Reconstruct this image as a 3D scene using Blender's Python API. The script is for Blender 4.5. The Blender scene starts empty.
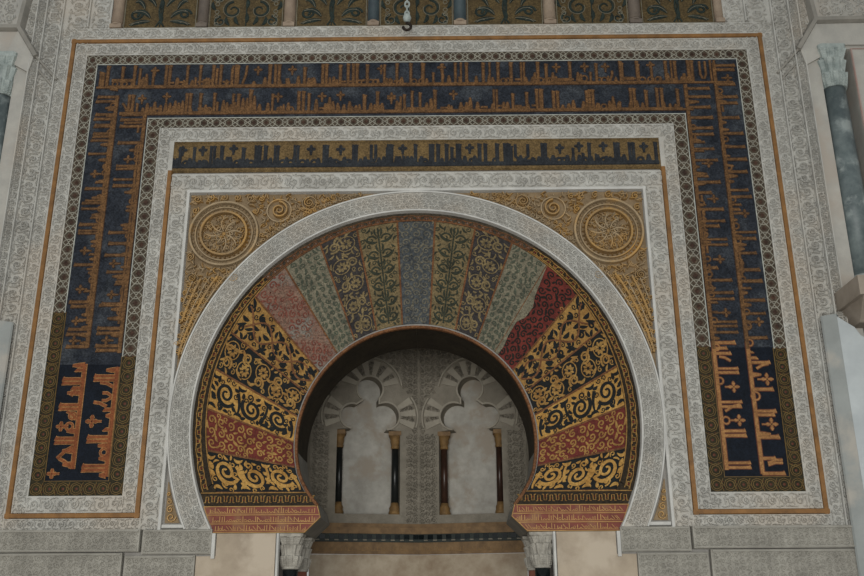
import bpy, math, random
import numpy as np
from mathutils import Matrix, Vector
random.seed(4)
RNG = np.random.default_rng(4)
PI = math.pi
SC = bpy.context.scene
COL = SC.collection

# ------------------------------------------------------------------ camera
FPX, PIT, YAW, ROL = 936.31, 0.335712, -0.006891, -0.005503
CAM = np.array([0.19319, -7.76376, -0.20474])
def _rot(p, y, r):
    cp, sp, cy, sy, cr, sr = math.cos(p), math.sin(p), math.cos(y), math.sin(y), math.cos(r), math.sin(r)
    f = np.array([sy*cp, cy*cp, sp]); rt = np.array([cy, -sy, 0.]); up = np.cross(rt, f)
    return rt*cr + up*sr, up*cr - rt*sr, f
CR, CU, CF = _rot(PIT, YAW, ROL)
cam = bpy.data.cameras.new('camera'); cam.sensor_fit = 'HORIZONTAL'; cam.sensor_width = 36.0
cam.lens = FPX*36.0/864.0; cam.clip_start = 0.05; cam.clip_end = 200
cob = bpy.data.objects.new('camera', cam); COL.objects.link(cob)
cob.matrix_world = Matrix(((CR[0], CU[0], -CF[0], CAM[0]), (CR[1], CU[1], -CF[1], CAM[1]), (CR[2], CU[2], -CF[2], CAM[2]), (0, 0, 0, 1)))
SC.camera = cob

# ------------------------------------------------------------------ light and exposure
SC.view_settings.view_transform = 'Standard'; SC.view_settings.look = 'None'
SC.view_settings.gamma = 1.0; SC.view_settings.use_curve_mapping = False
SC.view_settings.exposure = 1.02
wd = bpy.data.worlds.new('hall_daylight'); SC.world = wd; wd.use_nodes = True
wd.node_tree.nodes['Background'].inputs[0].default_value = (0.95, 0.98, 0.97, 1)
wd.node_tree.nodes['Background'].inputs[1].default_value = 0.19
def area(name, loc, target, size, sizey, power, colr):
    l = bpy.data.lights.new(name, 'AREA'); l.shape = 'RECTANGLE'; l.size = size; l.size_y = sizey
    l.energy = power; l.color = colr
    o = bpy.data.objects.new(name, l); COL.objects.link(o); o.location = loc
    d = Vector(target) - Vector(loc); o.rotation_euler = d.to_track_quat('-Z', 'Y').to_euler()
    return o
area('daylight_from_nave', (-0.4, -11.0, 0.0), (0, 0, 1.2), 5.0, 3.0, 370, (1.0, 0.99, 0.95))
area('dome_window_left', (-3.0, -4.5, 7.6), (0.2, 0, 2.8), 1.6, 1.2, 18, (0.90, 0.95, 1.0))
area('side_window_right', (3.0, -5.5, -1.0), (3.9, -0.2, 1.4), 1.0, 1.4, 8, (0.80, 0.90, 1.0))

# ------------------------------------------------------------------ helpers
def unp(px, py, y0=0.0):
    d = CF + ((px-432)/FPX)*CR - ((py-288)/FPX)*CU
    t = (y0-CAM[1])/d[1]; P = CAM + t*d
    return np.array([P[0], P[2]])
def on_plane(px, py, p0, n):
    d = CF + ((px-432)/FPX)*CR - ((py-288)/FPX)*CU
    t = np.dot(np.array(p0)-CAM, n)/np.dot(d, n)
    return CAM + t*d

class MB:
    def __init__(s, xf=None, y0=0.0):
        s.v = []; s.f = []; s.m = []; s.n = 0
        s.xf = xf or (lambda a: np.stack([a[:, 0], y0-a[:, 2], a[:, 1]], 1))
    def raw(s, V, F, m=0):
        V = np.asarray(V, float); s.v.append(V)
        if isinstance(F, np.ndarray): s.f += (F+s.n).tolist()
        else: s.f += [[i+s.n for i in q] for q in F]
        s.m += [m]*len(F); s.n += len(V)
    def add(s, A, F, m=0):
        s.raw(s.xf(np.asarray(A, float)), F, m)
    # ribbon raised from h0 to h1 along a path on the surface
    def rib(s, P, w, h0, h1, m=0, closed=False, top=0.55):
        P = np.asarray(P, float); n = len(P)
        if n < 2: return
        s.jit = (getattr(s, 'jit', 0)+.618034) % 1.; h1 = h1+s.jit*(.0016 if abs(h1) < .2 else 0)
        w = np.broadcast_to(np.asarray(w, float), (n,))
        if closed: T = np.roll(P, -1, 0)-np.roll(P, 1, 0)
        else: T = np.gradient(P, axis=0)
        L = np.hypot(T[:, 0], T[:, 1])+1e-9; N = np.stack([-T[:, 1]/L, T[:, 0]/L], 1)
        A = np.zeros((n, 4, 3))
        for k, (o, h) in enumerate(((1, h0), (top, h1), (-top, h1), (-1, h0))):
            A[:, k, :2] = P + N*(w*0.5*o)[:, None]; A[:, k, 2] = h
        s.add(A.reshape(-1, 3), strip_faces(n, 4, closed), m)
        if not closed:
            s.raw(s.xf(A[0]), [[3, 2, 1, 0]], m); s.raw(s.xf(A[-1]), [[0, 1, 2, 3]], m)
    # flat plate with thickness
    def plate(s, poly, h0, h1, m=0):
        P = np.asarray(poly, float); n = len(P)
        ar = np.sum(P[:, 0]*np.roll(P[:, 1], -1)-np.roll(P[:, 0], -1)*P[:, 1])
        if ar < 0: P = P[::-1]
        A = np.zeros((2*n, 3)); A[:n, :2] = P; A[n:, :2] = P; A[:n, 2] = h0; A[n:, 2] = h1
        F = [[n+i for i in range(n)]] + [[i, (i+1) % n, n+(i+1) % n, n+i] for i in range(n)]
        s.add(A, F, m)
    def rect(s, u0, u1, v0, v1, h0, h1, m=0):
        s.plate([(u0, v0), (u1, v0), (u1, v1), (u0, v1)], h0, h1, m)
    # plate bounded by two matching paths
    def band(s, P, Q, h0, h1, m=0):
        P = np.asarray(P, float); Q = np.asarray(Q, float); n = len(P)
        A = np.zeros((n, 4, 3)); A[:, 0, :2] = P; A[:, 1, :2] = P; A[:, 2, :2] = Q; A[:, 3, :2] = Q
        A[:, 0, 2] = h0; A[:, 1, 2] = h1; A[:, 2, 2] = h1; A[:, 3, 2] = h0
        F = strip_faces(n, 4, False)
        i = n//2; d = P[min(i+1, n-1)]-P[i-1]; e = Q[i]-P[i]
        if d[0]*e[1]-d[1]*e[0] > 0: F = F[:, ::-1]
        s.add(A.reshape(-1, 3), F, m)
        s.raw(s.xf(A[0]), [[0, 1, 2, 3]], m); s.raw(s.xf(A[-1]), [[3, 2, 1, 0]], m)
    def dome(s, c, r, h0, h1, m=0, n=10):
        a = np.arange(n)*2*PI/n
        A = [[c[0]+r*math.cos(t), c[1]+r*math.sin(t), h0] for t in a] + [[c[0]+.6*r*math.cos(t), c[1]+.6*r*math.sin(t), h0+(h1-h0)*.75] for t in a] + [[c[0], c[1], h1]]
        F = [[i, (i+1) % n, n+(i+1) % n, n+i] for i in range(n)] + [[n+i, n+(i+1) % n, 2*n] for i in range(n)]
        s.add(A, F, m)
    def ring(s, c, r, w, h0, h1, m=0, n=28, top=.55):
        a = np.arange(n)*2*PI/n
        s.rib(np.stack([c[0]+r*np.cos(a), c[1]+r*np.sin(a)], 1), w, h0, h1, m, True, top)
    # world-space solids
    def prism(s, P3, ext, m=0):
        P = np.asarray(P3, float); n = len(P); E = np.asarray(ext, float)
        c = np.cross(P[1]-P[0], P[2]-P[1])
        if np.dot(c, E) < 0: P = P[::-1]
        V = np.concatenate([P, P+E])
        F = [list(range(n))[::-1], [n+i for i in range(n)]] + [[i, (i+1) % n, n+(i+1) % n, n+i] for i in range(n)]
        s.raw(V, F, m)
    def box(s, x0, x1, y0, y1, z0, z1, m=0):
        s.prism([(x0, y0, z0), (x1, y0, z0), (x1, y1, z0), (x0, y1, z0)], (0, 0, z1-z0), m)
    def lathe(s, prof, c, m=0, n=32, a0=0.):
        P = np.asarray(prof, float); k = len(P); a = a0+np.arange(n)*2*PI/n
        V = np.zeros((n, k, 3)); V[:, :, 0] = c[0]+np.cos(a)[:, None]*P[None, :, 0]; V[:, :, 1] = c[1]+np.sin(a)[:, None]*P[None, :, 0]; V[:, :, 2] = c[2]+P[None, :, 1]
        F = []
        for i in range(n):
            j = (i+1) % n
            for q in range(k-1): F.append([i*k+q, j*k+q, j*k+q+1, i*k+q+1])
        F.append([i*k for i in range(n)][::-1]); F.append([i*k+k-1 for i in range(n)])
        s.raw(V.reshape(-1, 3), F, m)
    def tube(s, P, r, m=0, n=8, closed=False):
        P = np.asarray(P, float); k = len(P)
        T = (np.roll(P, -1, 0)-np.roll(P, 1, 0)) if closed else np.gradient(P, axis=0)
        T /= (np.linalg.norm(T, axis=1)[:, None]+1e-9)
        up = np.array([0.13, 0.97, 0.21]); A = np.cross(T, up); A /= np.linalg.norm(A, axis=1)[:, None]; B = np.cross(T, A)
        a = np.arange(n)*2*PI/n
        V = P[:, None]+r*(np.cos(a)[None, :, None]*A[:, None]+np.sin(a)[None, :, None]*B[:, None])
        F = []
        for i in range(k if closed else k-1):
            j = (i+1) % k
            for q in range(n):
                p = (q+1) % n; F.append([i*n+q, j*n+q, j*n+p, i*n+p])
        if not closed: F.append(list(range(n))[::-1] and [q for q in range(n)]); F.append([(k-1)*n+q for q in range(n)][::-1])
        s.raw(V.reshape(-1, 3), F, m)
    # stamp a cached motif (dict of verts/faces/mats) by a 2-D frame
    def stamp(s, mot, o, ex, ey, hs=1., h0=0., m=0):
        A = mot[0]; o = np.asarray(o, float); ex = np.asarray(ex, float); ey = np.asarray(ey, float)
        B = np.zeros_like(A); B[:, :2] = o + A[:, :1]*ex + A[:, 1:2]*ey; B[:, 2] = h0+A[:, 2]*hs
        F = mot[1]
        if ex[0]*ey[1]-ex[1]*ey[0] < 0: F = F[:, ::-1]
        s.add(B, F, m)
    def build(s, name, mats, parent=None, smooth=False):
        V = np.concatenate(s.v) if s.v else np.zeros((0, 3))
        off = WLOC.get(parent.name, (0, 0, 0)) if parent else (0, 0, 0)
        V = V-np.array(off)
        me = bpy.data.meshes.new(name); me.from_pydata(V.tolist(), [], s.f)
        if not isinstance(mats, (list, tuple)): mats = [mats]
        for a in mats: me.materials.append(a)
        if len(mats) > 1: me.polygons.foreach_set('material_index', np.array(s.m, dtype=np.int32))
        if smooth: me.polygons.foreach_set('use_smooth', np.ones(len(s.f), dtype=bool))
        me.update()
        o = bpy.data.objects.new(name, me); COL.objects.link(o)
        if parent: o.parent = parent
        WLOC[o.name] = tuple(off)
        return o
WLOC = {}
def strip_faces(n, k, closed):
    r = n if closed else n-1
    i = np.arange(r)[:, None]*k; j = ((np.arange(r)+1) % n)[:, None]*k; q = np.arange(k-1)[None]
    return np.stack([i+q, i+q+1, j+q+1, j+q], -1).reshape(-1, 4)
def tag(o, label, cat, group=None):
    o['label'] = label; o['category'] = cat; o['kind'] = 'thing'
    if group: o['group'] = group
    return o
def thing(name, label, cat, loc, group=None):
    o = bpy.data.objects.new(name, None); COL.objects.link(o); o.location = loc; WLOC[o.name] = tuple(loc)
    o.empty_display_size = .1
    return tag(o, label, cat, group)
def struct(o): o['kind'] = 'structure'; return o
def arc(c, r, a0, a1, n=24):
    a = np.linspace(a0, a1, n); return np.stack([c[0]+r*np.cos(a), c[1]+r*np.sin(a)], 1)
def spiral(c, r0, r1, a0, turns, n=22):
    t = np.linspace(0, 1, n); r = r0+(r1-r0)*t**.8; a = a0+turns*2*PI*t
    return np.stack([c[0]+r*np.cos(a), c[1]+r*np.sin(a)], 1)
def bez(p0, p1, p2, n=8):
    t = np.linspace(0, 1, n)[:, None]; p0, p1, p2 = map(np.array, (p0, p1, p2))
    return (1-t)**2*p0+2*t*(1-t)*p1+t*t*p2
def leafw(n, w): return w*np.sin(np.linspace(.12, PI-.05, n))**.8+w*.06

# ------------------------------------------------------------------ materials
def mat(name, c1, c2, rough=.8, metal=0., scale=6., bump=.15, bscale=60., tess=0., tvar=.35, c3=None, s3=1.5, lo3=.5, hi3=.62, spec=.3):
    if tess > 0: spec = .12; rough = max(rough, .6)
    m = bpy.data.materials.new(name); m.use_nodes = True; nt = m.node_tree; N = nt.nodes; L = nt.links
    b = N['Principled BSDF']; b.inputs['Roughness'].default_value = rough; b.inputs['Metallic'].default_value = metal
    b.inputs['Specular IOR Level'].default_value = spec
    tc = N.new('ShaderNodeTexCoord'); gm = N.new('ShaderNodeNewGeometry')
    n1 = N.new('ShaderNodeTexNoise'); n1.inputs['Scale'].default_value = scale; n1.inputs['Detail'].default_value = 6; n1.inputs['Roughness'].default_value = .65
    L.new(gm.outputs['Position'], n1.inputs['Vector'])
    rp = N.new('ShaderNodeMapRange'); rp.inputs[1].default_value = .33; rp.inputs[2].default_value = .67
    L.new(n1.outputs['Fac'], rp.inputs[0])
    mx = N.new('ShaderNodeMix'); mx.data_type = 'RGBA'
    mx.inputs[6].default_value = lin(c1); mx.inputs[7].default_value = lin(c2); L.new(rp.outputs[0], mx.inputs[0])
    out = mx.outputs[2]
    if c3 is not None:
        n3 = N.new('ShaderNodeTexNoise'); n3.inputs['Scale'].default_value = s3; n3.inputs['Detail'].default_value = 7; n3.inputs['Roughness'].default_value = .6
        L.new(gm.outputs['Position'], n3.inputs['Vector'])
        r3 = N.new('ShaderNodeMapRange'); r3.inputs[1].default_value = lo3; r3.inputs[2].default_value = hi3; L.new(n3.outputs['Fac'], r3.inputs[0])
        m3 = N.new('ShaderNodeMix'); m3.data_type = 'RGBA'; L.new(r3.outputs[0], m3.inputs[0]); L.new(out, m3.inputs[6]); m3.inputs[7].default_value = lin(c3)
        out = m3.outputs[2]
    hsrc = None
    if tess > 0:
        vo = N.new('ShaderNodeTexVoronoi'); vo.inputs['Scale'].default_value = tess; L.new(gm.outputs['Position'], vo.inputs['Vector'])
        sp = N.new('ShaderNodeSeparateColor'); L.new(vo.outputs['Color'], sp.inputs[0])
        vr = N.new('ShaderNodeMapRange'); vr.inputs[3].default_value = 1-tvar; vr.inputs[4].default_value = 1+tvar; L.new(sp.outputs[0], vr.inputs[0])
        mu = N.new('ShaderNodeMix'); mu.data_type = 'RGBA'; mu.blend_type = 'MULTIPLY'; mu.inputs[0].default_value = 1
        cb = N.new('ShaderNodeCombineColor')
        for k in range(3): L.new(vr.outputs[0], cb.inputs[k])
        L.new(out, mu.inputs[6]); L.new(cb.outputs[0], mu.inputs[7]); out = mu.outputs[2]
        hsrc = sp.outputs[1]
    L.new(out, b.inputs['Base Color'])
    if bump > 0:
        bp = N.new('ShaderNodeBump'); bp.inputs['Strength'].default_value = bump; bp.inputs['Distance'].default_value = .01
        if hsrc is not None: L.new(hsrc, bp.inputs['Height'])
        else:
            n2 = N.new('ShaderNodeTexNoise'); n2.inputs['Scale'].default_value = bscale; n2.inputs['Detail'].default_value = 4
            L.new(gm.outputs['Position'], n2.inputs['Vector']); L.new(n2.outputs['Fac'], bp.inputs['Height'])
        L.new(bp.outputs[0], b.inputs['Normal'])
    return m
def lin(c):
    f = lambda x: (x/12.92 if x <= .04045 else ((x+.055)/1.055)**2.4)
    return tuple(f(v/255.) for v in c)+(1,)

M = {}
M['stucco'] = mat('carved_stucco', (185, 184, 178), (160, 158, 152), .9, scale=5, bump=.6, bscale=110, c3=(178, 172, 162), s3=1.1)
M['stucco_flat'] = mat('stucco_fillet', (192, 191, 186), (172, 171, 167), .9, scale=5, bump=.3, bscale=90)
M['wall'] = mat('wall_plaster', (150, 147, 142), (128, 125, 120), .95, scale=3, bump=.3)
M['slab'] = mat('carved_slab_marble', (158, 155, 146), (134, 131, 123), .85, scale=6, bump=.5, bscale=120)
M['marble'] = mat('veined_brown_marble', (164, 150, 130), (138, 124, 106), .5, scale=4, bump=.05, c3=(170, 157, 139), s3=2.2)
M['pier'] = mat('pale_grey_marble', (150, 154, 152), (132, 136, 134), .6, scale=2.5, bump=.1, c3=(164, 160, 152), s3=2.)
M['pier_lit'] = mat('pale_marble_lit', (186, 192, 193), (166, 172, 174), .6, scale=2.5, bump=.1)  # lighter copy of the pier marble, bluish side light put into the colour
M['side'] = mat('pale_beige_stone', (176, 173, 165), (156, 154, 148), .8, scale=4, bump=.15, c3=(166, 158, 148))
M['rib'] = mat('grey_beige_moulding', (146, 142, 134), (124, 121, 114), .8, scale=5, bump=.2)
M['corbel'] = mat('brownish_corbel', (156, 146, 134), (132, 122, 110), .8, scale=4, bump=.15)
M['beam'] = mat('beige_limestone', (186, 180, 170), (164, 158, 150), .8, scale=4, bump=.15, c3=(190, 172, 160))
M['grey_shaft'] = mat('grey_green_marble', (112, 122, 122), (78, 88, 90), .45, scale=7, bump=.05, c3=(150, 158, 156), s3=4)
M['cap'] = mat('capital_marble', (172, 168, 158), (128, 124, 116), .8, scale=14, bump=.4, bscale=90)
M['cap_green'] = mat('greenish_capital_marble', (168, 176, 172), (122, 132, 130), .7, scale=10, bump=.3)
M['black'] = mat('black_marble', (24, 32, 34), (14, 20, 22), .12, scale=9, bump=0, spec=.5)
M['red_shaft'] = mat('red_marble', (150, 100, 84), (112, 66, 54), .3, scale=12, bump=0)
M['fillet_gold'] = mat('gilt_fillet', (140, 101, 58), (108, 78, 46), .6, .1, scale=10, bump=.3, bscale=80)
M['gold_bright'] = mat('bright_gilt_fillet', (190, 142, 66), (158, 112, 48), .5, .3, scale=10, bump=.3, bscale=80)
M['relief'] = mat('gilded_stucco', (164, 144, 114), (134, 116, 90), .6, .1, scale=9, bump=.5, bscale=70, c3=(178, 136, 72), s3=3.0, lo3=.5, hi3=.7)
M['relief_gold'] = mat('gilded_relief', (172, 134, 76), (138, 116, 86), .42, .3, scale=5, bump=.4, bscale=70)
M['relief_bg'] = mat('gilded_ground', (142, 122, 94), (114, 97, 74), .75, .05, scale=8, bump=.6, bscale=90)
# old mosaic
M['navy'] = mat('navy_mosaic', (46, 50, 57), (27, 31, 38), .5, scale=7, bump=.35, tess=95, tvar=.45, c3=(74, 78, 82), s3=3.2, lo3=.52, hi3=.75)
M['navy_new'] = mat('restored_navy_mosaic', (20, 26, 36), (13, 18, 26), .5, scale=7, bump=.2, tess=95, tvar=.3)
M['letter'] = mat('old_gold_letters', (112, 82, 52), (84, 62, 42), .5, .1, scale=14, bump=.35, tess=95, tvar=.4)
M['letter_edge'] = mat('red_brown_outline', (72, 53, 40), (54, 42, 36), .6, scale=14, bump=.3, tess=95, tvar=.4)
M['letter_new'] = mat('restored_gold_letters', (154, 114, 72), (128, 90, 56), .5, .05, scale=12, bump=.2, tess=95, tvar=.25)
M['letter_new_edge'] = mat('restored_outline', (100, 56, 34), (76, 40, 26), .6, scale=12, bump=.2)
M['letter_red'] = mat('restored_red_gold_letters', (132, 78, 46), (106, 60, 38), .6, scale=12, bump=.2, tess=95, tvar=.25)
M['lace_bg'] = mat('brown_interlace_ground', (84, 74, 62), (64, 57, 49), .7, scale=9, bump=.3, tess=80, tvar=.35)
M['lace_cell'] = mat('dark_red_interlace_cell', (72, 52, 42), (52, 41, 36), .7, scale=9, bump=.3, tess=80, tvar=.35)
M['lace'] = mat('white_interlace', (150, 147, 134), (118, 114, 104), .8, scale=20, bump=.2)
M['edge'] = mat('pale_mosaic_edge', (178, 180, 172), (140, 142, 136), .8, scale=20, bump=.2)
M['olive_bg'] = mat('olive_pattern_ground', (54, 49, 33), (40, 36, 25), .6, scale=12, bump=.2, tess=95, tvar=.3)
M['olive_line'] = mat('olive_gold_pattern', (112, 90, 48), (88, 68, 36), .5, .1, scale=14, bump=.2)
M['olive_red'] = mat('dark_red_pattern', (96, 50, 34), (74, 40, 30), .6, scale=14, bump=.2)
M['band_gold'] = mat('dull_gold_mosaic', (112, 92, 60), (88, 72, 48), .5, .1, scale=9, bump=.35, tess=95, tvar=.35)
M['band_blue'] = mat('blue_black_letters', (50, 53, 56), (35, 37, 41), .5, scale=9, bump=.3, tess=95, tvar=.3)
# voussoirs
def mz(n, a, b, **k): M[n] = mat(n, a, b, k.pop('rough', .45), k.pop('metal', .05), scale=k.pop('scale', 8), bump=k.pop('bump', .3), tess=k.pop('tess', 95), tvar=k.pop('tvar', .35), **k)
mz('v_bluegrey', (76, 79, 79), (54, 58, 61)); mz('v_bluegrey_fg', (104, 98, 82), (74, 74, 70))
mz('v_olive', (116, 100, 70), (90, 80, 58)); mz('v_green', (54, 58, 46), (40, 43, 35))
mz('v_purple', (56, 52, 51), (42, 40, 40)); mz('v_dullgold', (122, 106, 74), (92, 80, 58))
mz('v_pale', (116, 110, 93), (92, 88, 74)); mz('v_sage', (76, 80, 66), (62, 66, 56))
mz('v_faded', (118, 96, 82), (98, 66, 56), c3=(112, 106, 98), s3=4.)
mz('v_faded_fg', (112, 66, 54), (92, 52, 42), c3=(112, 96, 82), s3=5.)
mz('v_red', (104, 45, 37), (78, 34, 30), tvar=.25); mz('v_black', (34, 31, 27), (24, 22, 20), tvar=.25)
mz('v_ochre', (150, 118, 66), (122, 88, 46), tvar=.25); mz('v_gold', (170, 134, 74), (138, 100, 48), metal=.15, tvar=.25)
mz('v_ink', (27, 30, 30), (18, 20, 21), tvar=.25); mz('v_orange', (112, 76, 48), (86, 56, 36))
mz('v_teal', (62, 78, 78), (48, 58, 62))
mz('rim_new', (50, 41, 29), (34, 29, 22))
mz('rim_old', (70, 62, 50), (52, 47, 40))
M['panel_red'] = mat('panel_red', (122, 60, 46), (96, 44, 36), .6, scale=7, bump=.1, c3=(126, 86, 62), s3=5)
M['panel_gold'] = mat('panel_gold', (176, 138, 82), (148, 110, 62), .6, scale=9, bump=.1)
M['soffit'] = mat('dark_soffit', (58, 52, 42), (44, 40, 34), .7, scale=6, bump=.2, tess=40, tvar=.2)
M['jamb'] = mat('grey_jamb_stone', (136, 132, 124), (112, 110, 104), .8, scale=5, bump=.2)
M['niche'] = mat('niche_stucco', (152, 145, 132), (128, 122, 110), .9, scale=6, bump=.5, bscale=90)
M['niche_plain'] = mat('niche_plain_stucco', (176, 169, 154), (156, 149, 136), .8, scale=4, bump=.2)
M['niche_slab'] = mat('niche_grey_marble', (186, 183, 174), (152, 148, 139), .45, scale=5, bump=.03, c3=(158, 148, 134), s3=3.)
M['niche_gold'] = mat('niche_gilt_brown', (150, 118, 74), (112, 88, 58), .6, .1, scale=16, bump=.3)
M['niche_brown'] = mat('niche_brown_moulding', (146, 118, 84), (110, 88, 64), .7, scale=10, bump=.2)
M['niche_dark'] = mat('niche_dark_green', (52, 60, 56), (40, 46, 44), .6, scale=12, bump=.2)
M['niche_marble'] = mat('niche_veined_marble', (186, 172, 150), (150, 130, 106), .5, scale=5, bump=.03)
M['niche_shaft'] = mat('niche_dark_shaft', (40, 42, 40), (28, 30, 30), .3, scale=9, bump=0)
M['niche_shaft_red'] = mat('niche_red_brown_shaft', (72, 50, 40), (48, 36, 30), .3, scale=9, bump=0)
M['top_bg'] = mat('olive_brown_mosaic', (90, 76, 50), (70, 59, 41), .5, .05, scale=7, bump=.35, tess=90, tvar=.35)
M['top_green'] = mat('dark_green_mosaic', (44, 54, 50), (32, 40, 38), .5, scale=8, bump=.3, tess=90, tvar=.3)
M['top_pale'] = mat('pale_mosaic_line', (120, 116, 100), (96, 90, 76), .7, scale=12, bump=.3)
M['pil_tan'] = mat('tan_pilaster', (150, 134, 116), (126, 110, 96), .7, scale=7, bump=.2)
M['pil_dark'] = mat('grey_brown_pilaster', (108, 98, 88), (88, 80, 74), .7, scale=7, bump=.2)
M['pil_green'] = mat('blue_green_pilaster', (66, 80, 84), (52, 62, 68), .6, scale=7, bump=.2)
M['iron'] = mat('dark_iron', (52, 44, 38), (34, 30, 28), .6, .6, scale=20, bump=.1)
M['floor'] = mat('marble_floor', (150, 140, 126), (128, 118, 106), .4, scale=2, bump=.02)
M['red_line'] = mat('red_painted_line', (156, 128, 120), (162, 146, 138), .8, scale=9, bump=.1)

# ------------------------------------------------------------------ ornament motifs (unit cells), cached
def motif(fn):
    t = MB(xf=lambda a: a); fn(t); F = [f for f in t.f if len(f) == 4]
    return np.concatenate(t.v), np.array(F)
def scroll_cell(seed):
    # one half-period of a vine scroll, x 0..1, y -.5..+.5 (vine passes from low to high and back)
    r = np.random.default_rng(seed)
    def fn(t):
        c = (.5+r.uniform(-.03, .03), .02); R = .36
        t.rib(spiral(c, R, .07, -PI*.62+r.uniform(-.4, .4), -1.2-r.uniform(0, .3), 16), np.linspace(.13, .10, 16), 0, 1, top=.2)
        t.rib(bez((0, -.44), (.28, -.50), (.34, -.20), 7), .12, 0, 1, top=.2)
        t.rib(bez((.62, -.36), (.85, -.50), (1.0, -.42), 6), .12, 0, .9, top=.2)
        for q in range(5):
            p = r.uniform(-.42, .42, 2)+(.5, 0); d = r.uniform(-.16, .16, 2); t.rib(bez(p-d, p+(d[1]*.5, -d[0]*.5), p+d, 5), leafw(5, .14), 0, r.uniform(.5, 1.1), top=.2)
        for (p, q, s_, w) in (((.86, -.2), (1.05, .0), (.93, .3), .15), ((.10, -.15), (-.02, .1), (.08, .36), .15), ((.30, .40), (.1, .52), (-.03, .42), .12),
                              ((.68, .40), (.9, .53), (1.04, .44), .12), ((.5, .2), (.62, .08), (.56, -.08), .1), ((.40, -.46), (.55, -.40), (.70, -.50), .09)):
            j = r.uniform(-.03, .03, 2)
            P = bez(np.array(p)+j, np.array(q), np.array(s_)+j, 6); t.rib(P, leafw(6, w), 0, r.uniform(.6, 1.), top=.2)
    return motif(fn)
SCROLL = [scroll_cell(i) for i in range(6)]
def fine_cell(seed):
    r = np.random.default_rng(seed)
    def fn(t):
        t.rib(spiral((.5, .5), .40, .08, r.uniform(0, 6), r.choice([-1.2, 1.2]), 12), .13, 0, 1, top=.2)
        for k in range(5):
            a = k*2*PI/5+r.uniform(-.4, .4); p = np.array((.5+.46*math.cos(a), .5+.46*math.sin(a)))
            d = np.array((-math.sin(a), math.cos(a)))*.16
            t.rib(bez(p-d, p*1.08-.04, p+d, 5), leafw(5, .13), 0, .9, top=.35)
    return motif(fn)
FINE = [fine_cell(i) for i in range(6)]
def scroll_strip(mb, p0, p1, W, h0, hr, m=0, asp=1.0, seed=0):
    p0 = np.array(p0, float); p1 = np.array(p1, float); L = np.linalg.norm(p1-p0); d = (p1-p0)/L; n = np.array([-d[1], d[0]])
    k = max(1, round(L/(W*asp*.82))); st = L/k
    for i in range(k):
        sg = 1 if i % 2 else -1
        mb.stamp(SCROLL[(i*5+seed+i//4) % 6], p0+d*st*i, d*st, n*W*.96*sg, hr, h0, m)
def scroll_arc(mb, c, R, W, a0, a1, h0, hr, m=0, asp=1.):
    L = abs(a1-a0)*R; k = round(L/(W*asp*.6)); st = (a1-a0)/k
    for i in range(k):
        a = a0+st*(i+.5); d = np.array((-math.sin(a), math.cos(a)))*np.sign(st); n = np.array((-d[1], d[0])); L1 = abs(st)*R
        sg = 1 if i % 2 else -1
        mb.stamp(SCROLL[(i*5+i//4) % 6], np.array((c[0]+R*math.cos(a), c[1]+R*math.sin(a)))-d*L1*.5, d*L1, n*W*.96*sg, hr, h0, m)
def fine_fill(mb, u0, u1, v0, v1, cell, h0, hr, m=0, inside=None):
    nu = max(1, round((u1-u0)/cell)); nv = max(1, round((v1-v0)/cell)); du = (u1-u0)/nu; dv = (v1-v0)/nv
    for i in range(nu):
        for j in range(nv):
            if inside and not inside(u0+du*(i+.5), v0+dv*(j+.5)): continue
            sx = 1 if (i+j) % 2 else -1
            o = (u0+du*(i if sx > 0 else i+1), v0+dv*j)
            mb.stamp(FINE[(i*7+j*3) % 6], o, (du*sx, 0), (0, dv), hr, h0, m)

# key lines of the facade on the wall plane (metres)
C1 = (0., 1.35); CV = (0., 1.385); RV = 1.75; RO = 1.867; RW = 2.07     # voussoirs, rim, white ring
C2 = (0., 1.15); RI = 0.995                            # intrados
ZB = 0.455                                             # bottom of the carved facade
_a = np.linspace(PI*.5, math.atan2(.90-1.15, -.963)+2*PI, 40)
_pl = np.stack([C2[0]+RI*np.cos(_a), C2[1]+RI*np.sin(_a)], 1)
INTR_L = np.concatenate([_pl, [(-.935, .83), (-.895, .76), (-.85, .695), (-.80, .635)]])   # top centre -> left springer
INTR_LONG = np.concatenate([INTR_L, [(-.775, .545), (-.90, .425)]])

# ------------------------------------------------------------------ structure
fl = MB(); fl.box(-9, 9, -16, 5, -2.1, -1.9); struct(fl.build('floor', M['floor']))
w = MB()
half = INTR_LONG*np.array([1.0, 1.0])
outer = [(-3.70, -1.9), (-1.12, -1.9), (-1.12, .42)] + [tuple(p*np.array([1.012, 1.0])) for p in half[::-1]]
outer += [(-p[0], p[1]) for p in outer[::-1]] + [(3.70, 7.2), (-3.70, 7.2)]
P = np.array(outer); n = len(P)
V = np.concatenate([np.stack([P[:, 0], 0*P[:, 0], P[:, 1]], 1), np.stack([P[:, 0], 0*P[:, 0]+.67, P[:, 1]], 1)])
w.raw(V, [list(range(n)), [n+i for i in range(n)][::-1]] + [[(i+1) % n, i, n+i, n+(i+1) % n] for i in range(n)])
struct(w.build('wall_back', M['wall']))

# ------------------------------------------------------------------ carved stucco frames
def mirror_strip(mb, *a, **k): ...
H0, H1, HR = .0, .022, .026
def two(f):
    for s in (-1, 1): f(s)
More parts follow.
